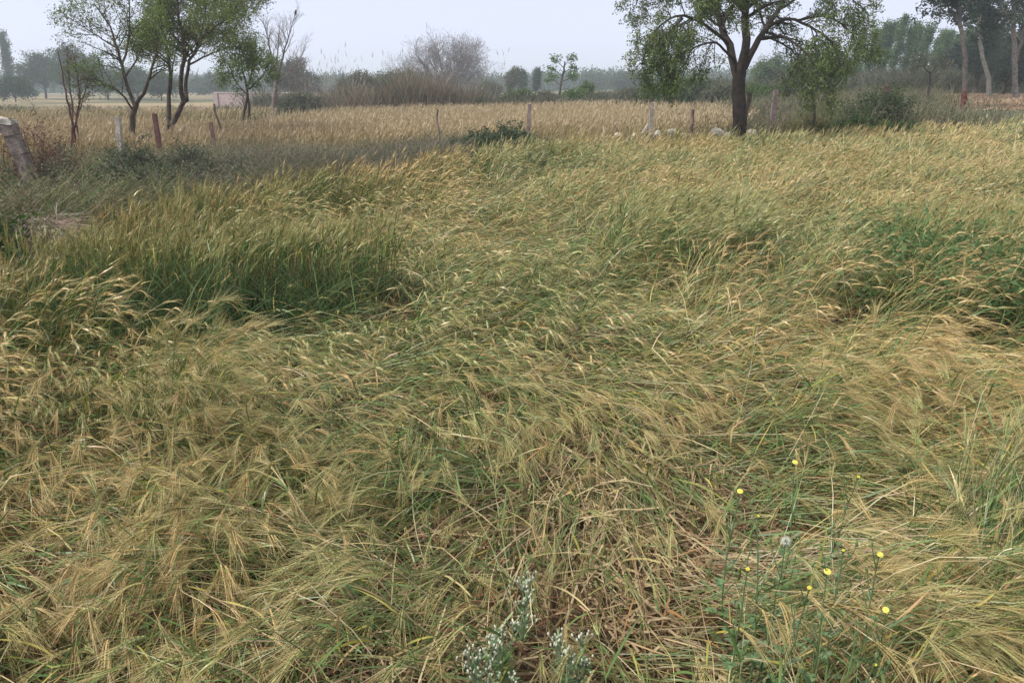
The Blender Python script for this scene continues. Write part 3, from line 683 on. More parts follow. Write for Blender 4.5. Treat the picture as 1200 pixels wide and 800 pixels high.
# trees behind the big tree's right side
for px, top, wd, Y, st, lb in [(905, 66, 60, 70, "round", "pale green tree behind the big tree's right limb"), (945, 60, 60, 74, "round", "pale green tree above the small sapling"), (985, 62, 56, 66, "round", "pale green tree behind the drooping right branch")]:
    F(px, top, wd, Y, [[.09, .13, .07], [.12, .17, .08], [.15, .20, .10]], lb, "pale trees behind the big tree", style=st, dens=1.3)
names_ = ["left end", "second from the left", "third from the left", "fourth from the left", "fifth from the left", "sixth from the left", "middle", "just right of the middle", "sixth from the right",
          "fifth from the right", "fourth from the right", "third from the right", "second from the right", "right end"]
for i in range(14):
    px = 1004 + i * 11 + rng.uniform(-3, 3); top = 44 - 18 * math.exp(-((i - 4) / 3.5) ** 2) + rng.uniform(-5, 6)
    F(px, top, 26, 74 + rng.uniform(-4, 6), [[.07, .12, .045], [.10, .17, .06], [.14, .22, .08]], "slim young plantation tree bending right, " + names_[i] + " of the row", "slim plantation trees", style="slim", lean=.10, dens=2.0)
for i, px in enumerate([1020, 1058, 1100, 1128]):
    F(px, 84 + 3 * (i % 2), 56, 60, G_GREY, ["grey bush below the plantation, left of the stubble", "grey bush above the stubble's left corner", "grey bush behind the short crooked tree", "grey bush left of the tall red-footed tree"][i],
      "bushes below the plantation", style="bush", name="bush", cat="bush", dens=1.4)
# tall dark trees at the right edge
DK = [[.022, .042, .026], [.035, .06, .036], [.05, .08, .045]]
tree("tall slender tree with the foot of its trunk painted red", 33, (1130, 128),
     [([(1130, 128, 0), (1131, 100, 0), (1129, 60, 0), (1126, 20, 0), (1120, -30, 0), (1118, -70, 0)], .13, .06), ([(1128, 40, 0), (1115, 15, .3), (1104, -5, .4)], .04, .01), ([(1126, 20, 0), (1140, -5, -.3), (1150, -30, -.5)], .045, .01)],
     .15, DK, l1=(14, 1.5), l2=(8, .7), nleaf=16, spr=(.8, .2, .3), t0=.45, red=.95, bark=np.array([.13, .11, .10]))
tree("tall grey-stemmed tree behind the red-footed one", 44, (1158, 115),
     [([(1160, 117, 0), (1156, 85, 0), (1149, 50, 0), (1146, 10, 0), (1150, -50, 0)], .16, .07), ([(1149, 50, 0), (1160, 20, .5), (1165, -10, .8)], .07, .02), ([(1146, 20, 0), (1130, 0, .5), (1125, -25, .8)], .06, .02)],
     .19, DK, l1=(18, 2.3), l2=(9, .9), nleaf=20, spr=(.85, .2, .3), t0=.18, bark=np.array([.17, .16, .15]))
tree("tall dark tree with two pale stems at the right edge", 40, (1190, 120),
     [([(1192, 122, 0), (1190, 90, 0), (1188, 50, 0), (1186, 0, 0), (1180, -60, 0)], .17, .07), ([(1189, 78, 0), (1198, 40, .4), (1206, 0, .6), (1215, -50, .8)], .09, .03), ([(1187, 30, 0), (1172, 5, -.4), (1165, -30, -.7)], .07, .02)],
     .19, DK, l1=(20, 2.4), l2=(9, .95), nleaf=20, spr=(.85, .15, .4), t0=.15, bark=np.array([.20, .18, .17]))
F(1182, 52, 60, 50, DK, "dense dark tree filling the gap between the two tall right-hand trees", None, dens=1.6)
F(1225, 20, 90, 46, DK, "broad dark tree cut off by the right edge of the view", None, dens=1.8)
F(1168, 18, 70, 62, DK, "dense dark tree behind the grey-stemmed one", None, dens=2.2)
F(1205, 30, 80, 60, DK, "dense dark tree right behind the two pale stems", None, dens=2.2)
F(1150, 8, 44, 52, DK, "tall dark tree crown between the red-footed and grey-stemmed trees", None, dens=2.0)
F(1122, 46, 50, 64, DK, "dense dark tree left of the red-footed one's crown", None, dens=2.0)
F(1152, 36, 40, 56, DK, "dark slim tree right of the plantation row", None, dens=1.8, style="slim")
tree("short crooked dark tree standing in front of the stubble plot", 36, (1086, 122),
     [([(1084, 124, 0), (1087, 110, 0), (1090, 96, 0), (1089, 84, 0)], .075, .05), ([(1089, 86, 0), (1080, 76, .2), (1075, 70, .2)], .03, .01), ([(1090, 88, 0), (1100, 76, .2), (1106, 72, .2)], .03, .01)],
     .09, G_GREY, l1=(9, .8), l2=(6, .4), nleaf=10, spr=(.85, .2, .2), bark=np.array([.05, .04, .04]))
# ------------------------------------------------------------------ neighbouring crops, hedges, reeds
def far_crop():
    mb = MB()
    G1 = [(-40, 172), (150, 176), (260, 172), (345, 160), (330, 152), (250, 150), (150, 147), (-40, 147)]
    G1b = [(-40, 139), (320, 134), (320, 130), (-40, 133)]
    G2 = [(300, 170), (420, 168), (520, 160), (640, 152), (860, 152), (880, 138), (860, 127), (760, 124), (640, 121), (520, 126), (400, 131), (330, 138), (295, 150)]
    n = 900000; y = 8 + 62 * rng.random(n) ** 1.1; x = rng.uniform(-.95, .5, n) * y
    z = terrain(x, y) + .55; px, py = proj(x, y, z)
    ok_ = field_limit(x, y) > np.where(px < 350, 6.5, np.where(px < 540, 4.6, 2.2)); keep = ok_ & (inpoly(px, py, G1) | inpoly(px, py, G2) | (inpoly(px, py, G1b))) & (field_limit(x, y) > 2.2)
    den = np.clip(150 * (14 / y) ** 1.3, 12, 90) / (n / (62 * .7 * 60.)) ; keep &= rng.random(n) < den
    pts = np.stack([x, y], -1)[keep]; print("far crop", len(pts))
    stalks(mb, pts, 3, length=.72, standing=True, gold=.85)
    tag(mb.build("wheat", M_WHEAT), "golden standing wheat in the fields beyond the fence line", "wheat", kind="stuff")
far_crop()
def tuftline(name, label, cat, pts, H, W, n, cols, blade=.012, flops=.5, kind=None, group=None, K=4, stems=None, plume=None, mat=None, leafy=0, lsize=.04, hv=None):
    """blades or stems rising from ground points pts (N,2); returns one object"""
    i = rng.integers(0, len(pts), n); b = pts[i] + rng.normal(0, W, (n, 2)); x, y = b[:, 0], b[:, 1]
    z = terrain(x, y) + .22 * np.exp(-((field_limit(x, y) - 1.2) / .9) ** 2)
    h = H * rng.uniform(.45, 1.1, n) * ((.6 + .8 * vnoise(x * 1.3, y * 1.3, 81)) if hv is None else (1 - hv[1] + 1.6 * hv[1] * vnoise(x * hv[0], y * .2, 82)) * (.7 + .6 * vnoise(x * 1.1, y * .6, 83)))
    d = norm(np.stack([rng.normal(0, .22, n), rng.normal(0, .22, n), np.ones(n)], -1)); P = [np.stack([x, y, z - .03], -1)]
    hz = norm(rng.normal(size=(n, 3)) * [1, 1, .05])
    for k in range(K - 1):
        d = norm(d + hz * flops * .35 + rng.normal(0, .03, (n, 3))); P.append(P[-1] + d * (h / (K - 1))[:, None])
    P = np.stack(P, 1); cols = np.asarray(cols, float); ci = (len(cols) * (.75 * vnoise(x * 1.1 + 9, y * 1.1, 84) + .25 * rng.random(n)) * 1.7 + rng.random(n) * .8).astype(int) % len(cols); c = cols[ci] * rng.normal(1, .15, n)[:, None].clip(.5, 1.6)
    mb = MB(); pr = np.linspace(1, .25, K)
    strips(mb, P, blade * rng.uniform(.6, 1.3, n)[:, None] * pr[None], c)
    if leafy: leafcloud(mb, P, leafy, lsize, cols, .03, .1, .4, t0=.15)
    if plume:
        T = norm(P[:, -1] - P[:, -2])
        for r in range(3): needles(mb, P[:, -1] - T * .1, P[:, -1] + norm(T + rng.normal(0, .12, (n, 3))) * plume, blade * 1.6, c * 1.1)
    loc = np.array([x.mean(), y.mean(), z.min()]) if kind is None else None
    o = mb.build(name, mat or M_LEAF, loc=loc); tag(o, label, cat, group, kind); return o
def gpts(pxs, Yf, n=60):
    """ground points under a run of photo columns at forward distance Yf (number or function)"""
    q = np.linspace(pxs[0], pxs[1], n); Y = np.array([Yf(v) if callable(Yf) else Yf for v in q])
    return np.stack([(q - 600) / FPX * Y / CP * .985, Y], -1)
# undergrowth on the bund: grasses and herbs, grey-green
WE = [[.13, .155, .07], [.09, .13, .05], [.18, .175, .10], [.24, .205, .14], [.075, .10, .045], [.20, .155, .12]]
bund = np.concatenate([gpts((-80, 350), lambda p: edgeY(p) + o, 140) for o in (.7, 1.6, 2.6, 3.8)] + [gpts((350, 1010), lambda p: edgeY(p) + o, 200) for o in (.6, 1.2, 2.0)] + [gpts((1010, 1260), lambda p: edgeY(p) + o, 90) for o in (.7, 1.5, 2.4)])
tuftline("undergrowth", "grey-green weeds and rank grass along the field bund", "weeds", bund, .42, .32, 52000, WE, .013, .7, kind="stuff", leafy=3, lsize=.035)
dry_b = np.concatenate([gpts((215, 535), lambda p: edgeY(p) + o, 120) for o in (.9, 1.6, 2.4, 3.4, 4.4)])
tuftline("herbs", "grey and straw-coloured dry weeds between the near crop and the golden middle field", "weeds", dry_b, .88, .35, 26000, [[.17, .15, .12], [.22, .19, .15], [.12, .13, .08], [.10, .12, .07], [.25, .21, .15]], .010, 1.2, kind="stuff", leafy=4, lsize=.035)
left_b = np.concatenate([gpts((-60, 345), lambda p: edgeY(p) + o, 100) for o in (.8, 2.0, 3.2, 4.6, 6.0)])
tuftline("herbs", "mixed green and grey herbs between the left field edge and the fence", "weeds", left_b, .78, .5, 44000, WE + [[.11, .19, .05], [.22, .15, .11], [.27, .24, .13], [.15, .20, .09]], .010, 1.3, kind="stuff", leafy=7, lsize=.035)
right_b = np.concatenate([gpts((865, 1030), lambda p: edgeY(p) + o, 120) for o in (1.2, 3., 5., 7.5, 10.)] + [gpts((1030, 1260), lambda p: edgeY(p) + o, 100) for o in (.8, 1.6)])
tuftline("herbs", "rough grey-green grass and herbs between the right field edge and the stubble", "weeds", right_b, .32, .8, 36000, WE + [[.19, .18, .10], [.24, .20, .13]], .018, .9, kind="stuff", leafy=4, lsize=.05)
right_c = np.concatenate([gpts((862, 1030), lambda p: 22 + k, 80) for k in (0, 3, 6, 10, 15, 20)])
tuftline("herbs", "rough dry grass between the big tree and the far hedge", "weeds", right_c, .8, 1.4, 30000, WE + [[.17, .16, .09], [.20, .17, .12]], .035, .6, kind="stuff", leafy=3, lsize=.08)
# a leafy or twiggy clump: stems from a foot, sprouts, leaves
def clump(px, Y, wpx, H, label, cols, name="bush", cat="bush", stems=16, leaf=.04, nleaf=10, up=.35, bark=BARK, group=None, twigs=7, blades=0, bcol=None, dk=.8, tw=.006, depth=None):
    X0 = (px - 600) / FPX * Y / CP * .985; gz = float(terrain(X0, Y)); Wd = wpx / FPX * Y * .5; dp = depth or min(Wd, 1.2)
    root = empty(name, (X0, Y, gz), label, cat, group); loc = np.array([X0, Y, gz]); tm, cm = MB(), MB()
    a = rng.uniform(0, 2 * math.pi, stems); r = np.sqrt(rng.random(stems))
    b0 = np.stack([X0 + Wd * .6 * r * np.cos(a), Y + dp * .6 * r * np.sin(a), np.full(stems, gz - .05)], -1)
    hh = H * rng.uniform(.55, 1.05, stems) * (1 - .35 * r)
    tip = b0 + np.stack([Wd * .45 * np.cos(a) * r + rng.normal(0, .08, stems), dp * .45 * np.sin(a) * r, hh + .05], -1)
    mid = b0 * .5 + tip * .5 + rng.normal(0, .05 * H, (stems, 3))
    tr = np.stack([spline([b0[i], mid[i], tip[i]], 7, .012 * H) for i in range(stems)])
    tubes(tm, tr, tw * np.linspace(1.2, .4, 7)[None] * 1.5, bark, 4)
    P1, R1 = sprout(tr, np.full(stems, tw), twigs, H * .42, .8, up, .1, 5, .15); tubes(cm, P1, np.full((len(P1), 5), tw * .5), bark, 3)
    P2, R2 = sprout(P1, R1, 4, H * .2, .8, up, .1, 4, .1); strips(cm, P2, np.full((len(P2), 4), tw * .8), bark * 1.1)
    if nleaf: leafcloud(cm, np.concatenate([P2]), nleaf, leaf, cols, leaf * .6, .2, .5, t0=0)
    tm.build("stems", M_BARK, root, loc=loc); cm.build("foliage" if nleaf else "twigs", M_LEAF, root, loc=loc); return root
e = edgeY
RED = np.array([.13, .065, .055]); GREYB = np.array([.16, .13, .12])
clump(80, e(80) + 2.2, 66, 1.35, "dry maroon-brown bush under the multi-stemmed shrub tree", [[.12, .06, .05], [.16, .09, .07], [.10, .09, .05]], stems=60, leaf=.026, nleaf=5, bark=RED, name="dry_bush", tw=.004)
for px, w_, h_, dd, cc, lb in [(104, 50, .85, .9, [[.10, .12, .07], [.14, .15, .10]], "grey-green bushy weed between the maroon bush and the low blue-green clump"), (160, 60, .8, .8, [[.06, .10, .05], [.10, .14, .07]], "dark green bushy weed in front of the sparse tree's trunk"),
        (190, 50, .95, 1.8, [[.07, .10, .06], [.11, .13, .08]], "grey-green bushy weed in front of the dense tree's leaning trunk"), (238, 46, .9, 1.3, [[.06, .085, .05], [.10, .12, .07]], "dusky green bushy weed below the pink wall's left end"),
        (285, 50, .7, .8, [[.09, .10, .07], [.14, .14, .10]], "dull grey-green weed at the foot of the two-stemmed tree"), (52, 44, .7, 1.9, [[.09, .11, .06], [.14, .15, .10]], "grey-green bushy weed between the corner post and the maroon bush")]:
    clump(px, e(px) + dd + .4, w_, h_ * 1.2, lb, cc, stems=40, leaf=.03, nleaf=12, name="weed_clump", cat="weeds", group="bushy weeds under the left trees")
clump(4, e(0) + .4, 50, .85, "dark green bush at the left edge of the view, below the leaning stone post", [[.03, .06, .02], [.06, .11, .03], [.09, .16, .04]], stems=26, leaf=.05, nleaf=9)
clump(130, e(128) + 1.2, 66, .80, "low blue-green weed clump right of the maroon bush", [[.08, .13, .06], [.11, .18, .08]], stems=30, leaf=.035, nleaf=8, name="weed_clump", cat="weeds")
clump(215, e(215) + 1.1, 70, .85, "dark green weed clump below the dense bushy tree", [[.06, .10, .05], [.09, .14, .07]], stems=32, leaf=.03, nleaf=8, name="weed_clump", cat="weeds")
clump(252, e(252) + .6, 50, .75, "dark grassy clump at the field corner left of the dry grey weeds", [[.05, .075, .04], [.08, .10, .06]], stems=30, leaf=.025, nleaf=5, bark=GREYB * .5, name="weed_clump", cat="weeds")
for px, w_, h_, lb in [(168, 56, .95, "tall grey dry weeds at the sparse tree's foot"), (270, 44, .9, "tall grey dry weeds right of the short reddish stub post"), (322, 44, .75, "grey dry twiggy weeds in front of the leafless bird tree's trunk"), (425, 50, .6, "low grey dry weeds before the reed thicket's middle"), (462, 44, .6, "low grey dry weeds left of the thin middle stake"), (300, 50, .8, "grey dry twiggy weeds below the small two-stemmed tree"), (350, 46, .7, "grey dry twiggy weeds below the leafless bird tree"), (390, 50, .65, "grey dry weeds at the left end of the golden middle field"), (505, 50, .7, "pinkish dry weeds beside the thin middle stake")]:
    clump(px, e(px) + 1.2, w_, h_, lb, [[.20, .17, .15], [.15, .15, .11]], stems=30, leaf=.018, nleaf=2, bark=GREYB, name="dry_weeds", cat="weeds", tw=.003, group="dry weeds along the bund")
clump(562, e(562) + .9, 60, .86, "dark green grass clump, left of two before the leaning middle post", [[.045, .075, .04], [.07, .10, .05]], stems=90, leaf=.06, nleaf=7, bark=np.array([.06, .09, .05]), name="grass_clump", cat="grass clump", tw=.004, up=.8)
clump(600, e(600) + 1.0, 54, .95, "dark green grass clump, right of two before the leaning middle post", [[.045, .075, .04], [.07, .10, .05]], stems=90, leaf=.06, nleaf=7, bark=np.array([.06, .09, .05]), name="grass_clump", cat="grass clump", tw=.004, up=.8)
clump(815, e(815) + 1.3, 22, .75, "dark twiggy weed left of the big tree's trunk", G_GREY, stems=18, leaf=.03, nleaf=5, name="weed_clump", cat="weeds")
clump(892, e(892) + 1.1, 30, .72, "upright dark green weed right of the big tree's trunk", G_MID, stems=26, leaf=.04, nleaf=8, name="weed_clump", cat="weeds")
clump(926, e(926) + 1.9, 50, 1.0, "yellowish tall grass tuft left of the slender sapling", [[.19, .19, .07], [.24, .21, .09]], stems=60, leaf=.05, nleaf=4, bark=np.array([.20, .19, .09]), name="grass_clump", cat="grass clump", tw=.004, up=.8)
clump(978, e(978) + .9, 96, .95, "bright green leafy bush under the drooping right branch", [[.045, .09, .025], [.08, .15, .035], [.13, .22, .05]], stems=44, leaf=.07, nleaf=11)
clump(995, e(995) + 2.4, 60, 1.9, "taller dark green bush behind the bright green one", [[.04, .07, .03], [.07, .11, .04]], stems=26, leaf=.06, nleaf=9)
clump(940, e(940) + 1.3, 34, .5, "low dark bush at the slender sapling's foot", G_DARK, stems=22, leaf=.04, nleaf=9)
clump(1072, e(1072) + 2.0, 66, .8, "grey-green bush in front of the short crooked tree", G_GREY, stems=36, leaf=.04, nleaf=8)
clump(1020, e(1020) + 1.6, 34, 1.0, "brownish weedy bush left of the red-topped stump", [[.10, .07, .05], [.12, .11, .06]], stems=26, leaf=.035, nleaf=5, bark=RED)
clump(1118, e(1118) + 2.0, 46, .45, "low grey bush left of the red-footed tree", G_GREY, stems=28, leaf=.035, nleaf=7)
clump(1162, e(1162) + 1.8, 52, .62, "dark grey-green bush right of the red-footed tree", G_GREY, stems=30, leaf=.035, nleaf=8)
clump(1190, e(1190) + 2.4, 60, 1.35, "heap-like dark brown brushy bush at the right edge", [[.06, .045, .035], [.08, .06, .04]], stems=44, leaf=.03, nleaf=5, bark=np.array([.06, .045, .04]), name="dry_bush")
gp = np.concatenate([gpts((1045, 1290), lambda p: 5.4 + k, 80) for k in (0, .35, .7, 1.05, 1.4)])
tuftline("green_weeds", "dark green upright weed patch in the wheat at the right edge", "weeds", gp, .74, .16, 3800, [[.055, .12, .04], [.08, .16, .05], [.12, .19, .07], [.2, .21, .09]], .009, .8, kind="stuff", leafy=5, lsize=.055, K=6)
gq = np.concatenate([gpts((-60, 240), lambda p: 4.9 + k, 80) for k in (0, .5, 1.0, 1.5)] + [gpts((240, 440), lambda p: 5.5 + k, 60) for k in (0, .3)])
tuftline("green_weeds", "dark green grass blades mixed into the standing wheat at the left", "weeds", gq, .62, .25, 2600, [[.05, .10, .04], [.07, .13, .05], [.10, .15, .05]], .011, .9, kind="stuff", K=6)
# hedges and reeds
hd = np.concatenate([gpts((-60, 330), 38 + k, 160) for k in (0, .8, 1.6)])
tuftline("hedge", "low dark green hedge between the two left golden fields", "hedge", hd, .75, .4, 26000, [[.06, .09, .04], [.09, .11, .06], [.11, .12, .07]], .05, .8, leafy=3, lsize=.09)
RD = [[.24, .18, .13], [.19, .15, .11], [.15, .14, .09], [.28, .20, .14], [.11, .12, .07]]
rp = np.concatenate([gpts((362, 560), 46 + k, 160) for k in (0, 1, 2, 3, 4)])
tuftline("reeds", "dense thicket of brown tall reeds behind the golden middle field", "reeds", rp, 1.9, .5, 14000, RD, .045, .45, kind="stuff", K=5, hv=(.28, .75))
rp2 = np.concatenate([gpts((368, 620), 47, 60), gpts((368, 440), 48, 50)])
tuftline("reed_plumes", "thin tall plumed stems standing above the brown reed thicket", "reeds", rp2, 3.1, .9, 230, [[.30, .25, .21], [.26, .21, .18]], .016, .1, kind="stuff", K=5, plume=.3)
hp = np.concatenate([gpts((330, 900), 47 + k, 260) for k in (0, 1.4, 2.8)] + [gpts((880, 1040), 46 + k, 100) for k in (0, 2)])
tuftline("hedge", "long grey-green rough hedge behind the golden middle field", "hedge", hp, 1.5, .5, 40000, [[.08, .10, .06], [.12, .12, .08], [.15, .13, .10], [.06, .085, .045]], .05, .8, leafy=3, lsize=.10, hv=(.3, .5))
hb = np.concatenate([gpts((990, 1260), 56 + k, 150) for k in (0, 2)])
tuftline("hedge", "dark rough hedge below the plantation, behind the stubble plot", "hedge", hb, 1.9, .6, 20000, [[.07, .09, .05], [.10, .10, .07], [.13, .12, .09]], .06, .8, leafy=3, lsize=.11, hv=(.25, .5))
sk = np.concatenate([gpts((-200, 1400), 240 + k, 400) for k in (0, 15)])
tuftline("woodland", "faint blue line of far-off trees on the skyline", "woodland", sk, 5.5, 3.5, 40000, B_FAR, .5, .8, kind="stuff", leafy=3, lsize=.9)
# stubble clods on the bare plot
def stubble():
    mb = MB(); n = 26000; y = rng.uniform(24, 55, n); x = y * rng.uniform(.40, .72, n); z = terrain(x, y); px, py = proj(x, y, z)
    k = (py < 130) & (px > 1022); x, y, z = x[k], y[k], z[k]; n = len(x)
    b = np.stack([x, y, z - .02], -1); t = b + np.stack([rng.normal(0, .10, n), rng.normal(0, .10, n), rng.uniform(.06, .20, n)], -1)
    c = np.array([[.46, .36, .25], [.36, .26, .18], [.24, .17, .12]])[rng.integers(0, 3, n)]
    needles(mb, b, t, rng.uniform(.03, .10, n), c)
    tag(mb.build("stubble", M_DRY), "pale cut stubble on the bare plot at the right", "stubble", kind="stuff")
stubble()
# ------------------------------------------------------------------ posts, wall, stones
def post(px, top, Y, wpx, label, name="fence_post", cat="fence post", lean=0.0, col=(.36, .31, .29), square=True, notch=True, group=None, bark=False, leany=0.0, cap=None):
    p = at(px, top, Y); gz = float(terrain(p[0], Y)); H = p[2] - gz; r = wpx / FPX * Y * .5 * (1.25 if square else 1)
    K = 9; t = np.linspace(0, 1, K)
    P = np.stack([p[0] - lean * H * (1 - t), Y - leany * H * (1 - t), gz - .3 * (t == 0) + H * t], -1)[None]
    P[0, 1:-1, :2] += rng.normal(0, .006 if square else .014, (K - 2, 2))
    mb = MB(); N = 4 if square else 8
    T = tangents(P); A = norm(np.cross(T, np.array([0, 1., 0]))); B = np.cross(T, A); an = np.arange(N) * 2 * math.pi / N + (math.pi / 4 if square else 0)
    R = r * (1.06 - .1 * t)[None] * rng.normal(1, .03, (1, K)); rings = P[:, :, None] + R[..., None, None] * (A[:, :, None] * np.cos(an)[None, None, :, None] + B[:, :, None] * np.sin(an)[None, None, :, None])
    rings = rings[0]; rings[-1] += rng.normal(0, r * .12, (N, 3)) * [0, 0, 1]
    V = np.concatenate([rings.reshape(-1, 3), rings[-1].mean(0, keepdims=True) + [0, 0, r * .12]])
    k = np.arange(K - 1)[:, None]; s_ = np.arange(N)[None]; Q = np.stack([k * N + s_, k * N + (s_ + 1) % N, (k + 1) * N + (s_ + 1) % N, (k + 1) * N + s_], -1).reshape(-1, 4)
    Tt = np.stack([(K - 1) * N + np.arange(N), (K - 1) * N + (np.arange(N) + 1) % N, np.full(N, K * N)], -1)
    C = np.repeat(np.asarray(col, float)[None], len(V), 0)
    if cap is not None: C[(K - 2) * N:] = cap
    mb.add(V, T=Tt, Q=Q, C=C)
    o = mb.build(name, M_STONE if square else M_BARK, loc=np.array([P[0, 0, 0], P[0, 0, 1], gz]))
    tag(o, label, cat, group)
    return o, P[0], r
PG = "fence posts along the bund"
def stone_post():
    """the broken concrete corner post: leaning pillar, wire bindings, a stub arm at the head"""
    Y = 8.4; hd_ = at(8, 141, Y); ft = at(26, 188, Y); d = norm(hd_ - ft); gz = float(terrain(ft[0], Y)); t0 = (gz - .2 - ft[2]) / d[2]
    root = empty("fence_post", (ft[0] + d[0] * t0, Y, gz), "thick leaning concrete corner post with pale head and wire bindings at the left edge", "fence post", PG); loc = np.array(root.location)
    w2 = 7 / FPX * Y; d2 = w2 * .8
    def prism(a, b, w_, dd, col, n=7, jit=.006):
        mb = MB(); t = np.linspace(0, 1, n)[:, None]; P = a * (1 - t) + b * t; T = norm(b - a); A = norm(np.cross(T, [0, 1., 0])); B = np.cross(T, A)
        cr = np.array([(-1, -.9), (-.9, -1), (.9, -1), (1, -.9), (1, .9), (.9, 1), (-.9, 1), (-1, .9)]) 
        V = P[:, None] + cr[None, :, :1] * A * w_ + cr[None, :, 1:] * B * dd; V = V + rng.normal(0, jit, V.shape); m = 8
        i = np.arange(n - 1)[:, None] * m; j = np.arange(m)[None]; Q = np.stack([i + j, i + (j + 1) % m, i + m + (j + 1) % m, i + m + j], -1).reshape(-1, 4)
        V = np.concatenate([V.reshape(-1, 3), P[-1:] + T * .01, P[:1]]); L = n * m
        Tt = [[(n - 1) * m + q, (n - 1) * m + (q + 1) % m, L] for q in range(m)] + [[(q + 1) % m, q, L + 1] for q in range(m)]
        mb.add(V, T=Tt, Q=Q, C=col); return mb
    prism(ft + d * t0, hd_, w2, d2, (.17, .14, .13)).build("pillar", M_STONE, root, loc=loc)
    prism(hd_ + np.array([-.24, 0, .02]), hd_ + np.array([w2 * 1.15, 0, -.02]), .028, d2 * 1.1, (.40, .37, .34)).build("head_slab", M_STONE, root, loc=loc)
    prism(hd_ + np.array([-.22, 0, -.03]), ft * .35 + hd_ * .65, .035, .035, (.15, .125, .12)).build("stub_arm", M_STONE, root, loc=loc)
    for f in (.62, .15):
        c = ft * (1 - f) + hd_ * f; A = norm(np.cross(d, [0, 1., 0])); B = np.cross(d, A); m = MB(); q = np.array([(-1, -1), (1, -1), (1, 1), (-1, 1), (-1, -1)]) * 1.08
        tubes(m, np.array([[c + A * w2 * u + B * d2 * v for u, v in q]]), np.full((1, 5), .004), (.05, .04, .04), 4); m.build("wire_tie", M_BARK, root, loc=loc)
stone_post()
post(137, 137, 15.0, 6, "pale whitish stone fence post with a broken top, left of the sparse tree", group=PG, col=(.36, .32, .28), lean=.03)
post(181, 133, 15.5, 5, "red-brown painted fence post in front of the dense bushy tree", group=PG, col=(.13, .065, .06), lean=.01)
post(247, 143, 16.5, 4, "short reddish stub post below the pink wall", group=PG, col=(.17, .11, .10), lean=-.02)
post(251, 122, e(251) + 9.0, 2.5, "thin wooden stake leaning left before the pink wall", name="stake", cat="stake", col=(.15, .11, .10), lean=-.08, square=False, group="thin stakes")
post(513, 128, e(513) + 1.6, 2.2, "thin wooden stake among the pinkish dry weeds", name="stake", cat="stake", col=(.17, .13, .12), square=False, lean=.02, group="thin stakes")
post(621, 122, e(621) + 2.5, 5, "grey fence post leaning slightly right behind the dark grass clumps", group=PG, col=(.24, .19, .17), lean=.05)
post(764, 120, e(764) + 1.5, 5, "slim grey fence post beside the white stones left of the big tree", group=PG, col=(.34, .29, .26), lean=-.02)
post(812, 128, e(812) + 1.9, 4, "weathered dark stake among weeds left of the big trunk", name="stake", cat="stake", col=(.20, .15, .12), square=False, lean=-.03, group="thin stakes")
post(879, 109, e(879) + 1.9, 5, "dark fence post leaning right against the big tree's trunk", group=PG, col=(.11, .085, .075), lean=.12)
post(909, 106, e(909) + 4.5, 5.5, "broad hazy grey post between the big tree and the sapling", group=PG, col=(.20, .15, .15))
post(1040, 101, e(1040) + 3.2, 6, "stout post with a maroon red top left of the stubble plot", group=PG, col=(.13, .10, .095), cap=(.12, .055, .06))
def wall():
    a = at(250, 108, 68); b = at(344, 108, 66); gz = float(terrain(a[0], 67)); root = empty("boundary_wall", (a[0], a[1], gz), "low hazy pink brick boundary wall behind the small two-stemmed tree", "wall")
    loc = np.array(root.location); d = norm((b - a) * [1, 1, 0]); L = np.linalg.norm((b - a)[:2]); nrm = np.array([-d[1], d[0], 0])
    def box(p, L_, D_, z0, z1, col, name):
        mb = MB(); V = []
        for z in (z0, z1):
            for u, v in ((0, 0), (1, 0), (1, 1), (0, 1)): V.append(p + d * L_ * u + nrm * D_ * v + [0, 0, z - p[2]])
        mb.add(V, Q=[[0, 3, 2, 1], [4, 5, 6, 7], [0, 1, 5, 4], [1, 2, 6, 5], [2, 3, 7, 6], [3, 0, 4, 7]], C=col); mb.build(name, M_STONE, root, loc=loc)
    zt = a[2]; box(a, L, .25, gz - .2, zt - .08, (.36, .29, .29), "brickwork"); box(a - nrm * .04, L, .33, zt - .08, zt, (.42, .37, .36), "coping")
    for k in range(4): box(a + d * (L - .4) * k / 3 - nrm * .10, .4, .098, gz - .2, zt - .1, (.33, .27, .27), "pier")
wall()
def stone(px, py, w_, h_, label, name="stone", col=(.52, .47, .40), group="pale stones along the bund", dy=.35, cat="stone"):
    Y = e(px) + dy; p = at(px, py, Y); a_ = w_ / FPX * Y * .5; h = h_ / FPX * Y * .5; n, m = 9, 6
    a = np.linspace(0, math.pi, m)[:, None]; b = np.arange(n)[None] * 2 * math.pi / n
    V = np.stack([np.sin(a) * np.cos(b) * a_, np.sin(a) * np.sin(b) * a_ * .8, np.cos(a) * h * 1.3 + 0 * b], -1); V = V * rng.uniform(.75, 1.2, V.shape[:2])[..., None] + p
    i = np.arange(m - 1)[:, None] * n; j = np.arange(n)[None]; mb = MB()
    mb.add(V, Q=np.stack([i + j, i + (j + 1) % n, i + n + (j + 1) % n, i + n + j], -1).reshape(-1, 4), C=col)
    return tag(mb.build(name, M_STONE, loc=p - [0, 0, h]), label, cat, group)
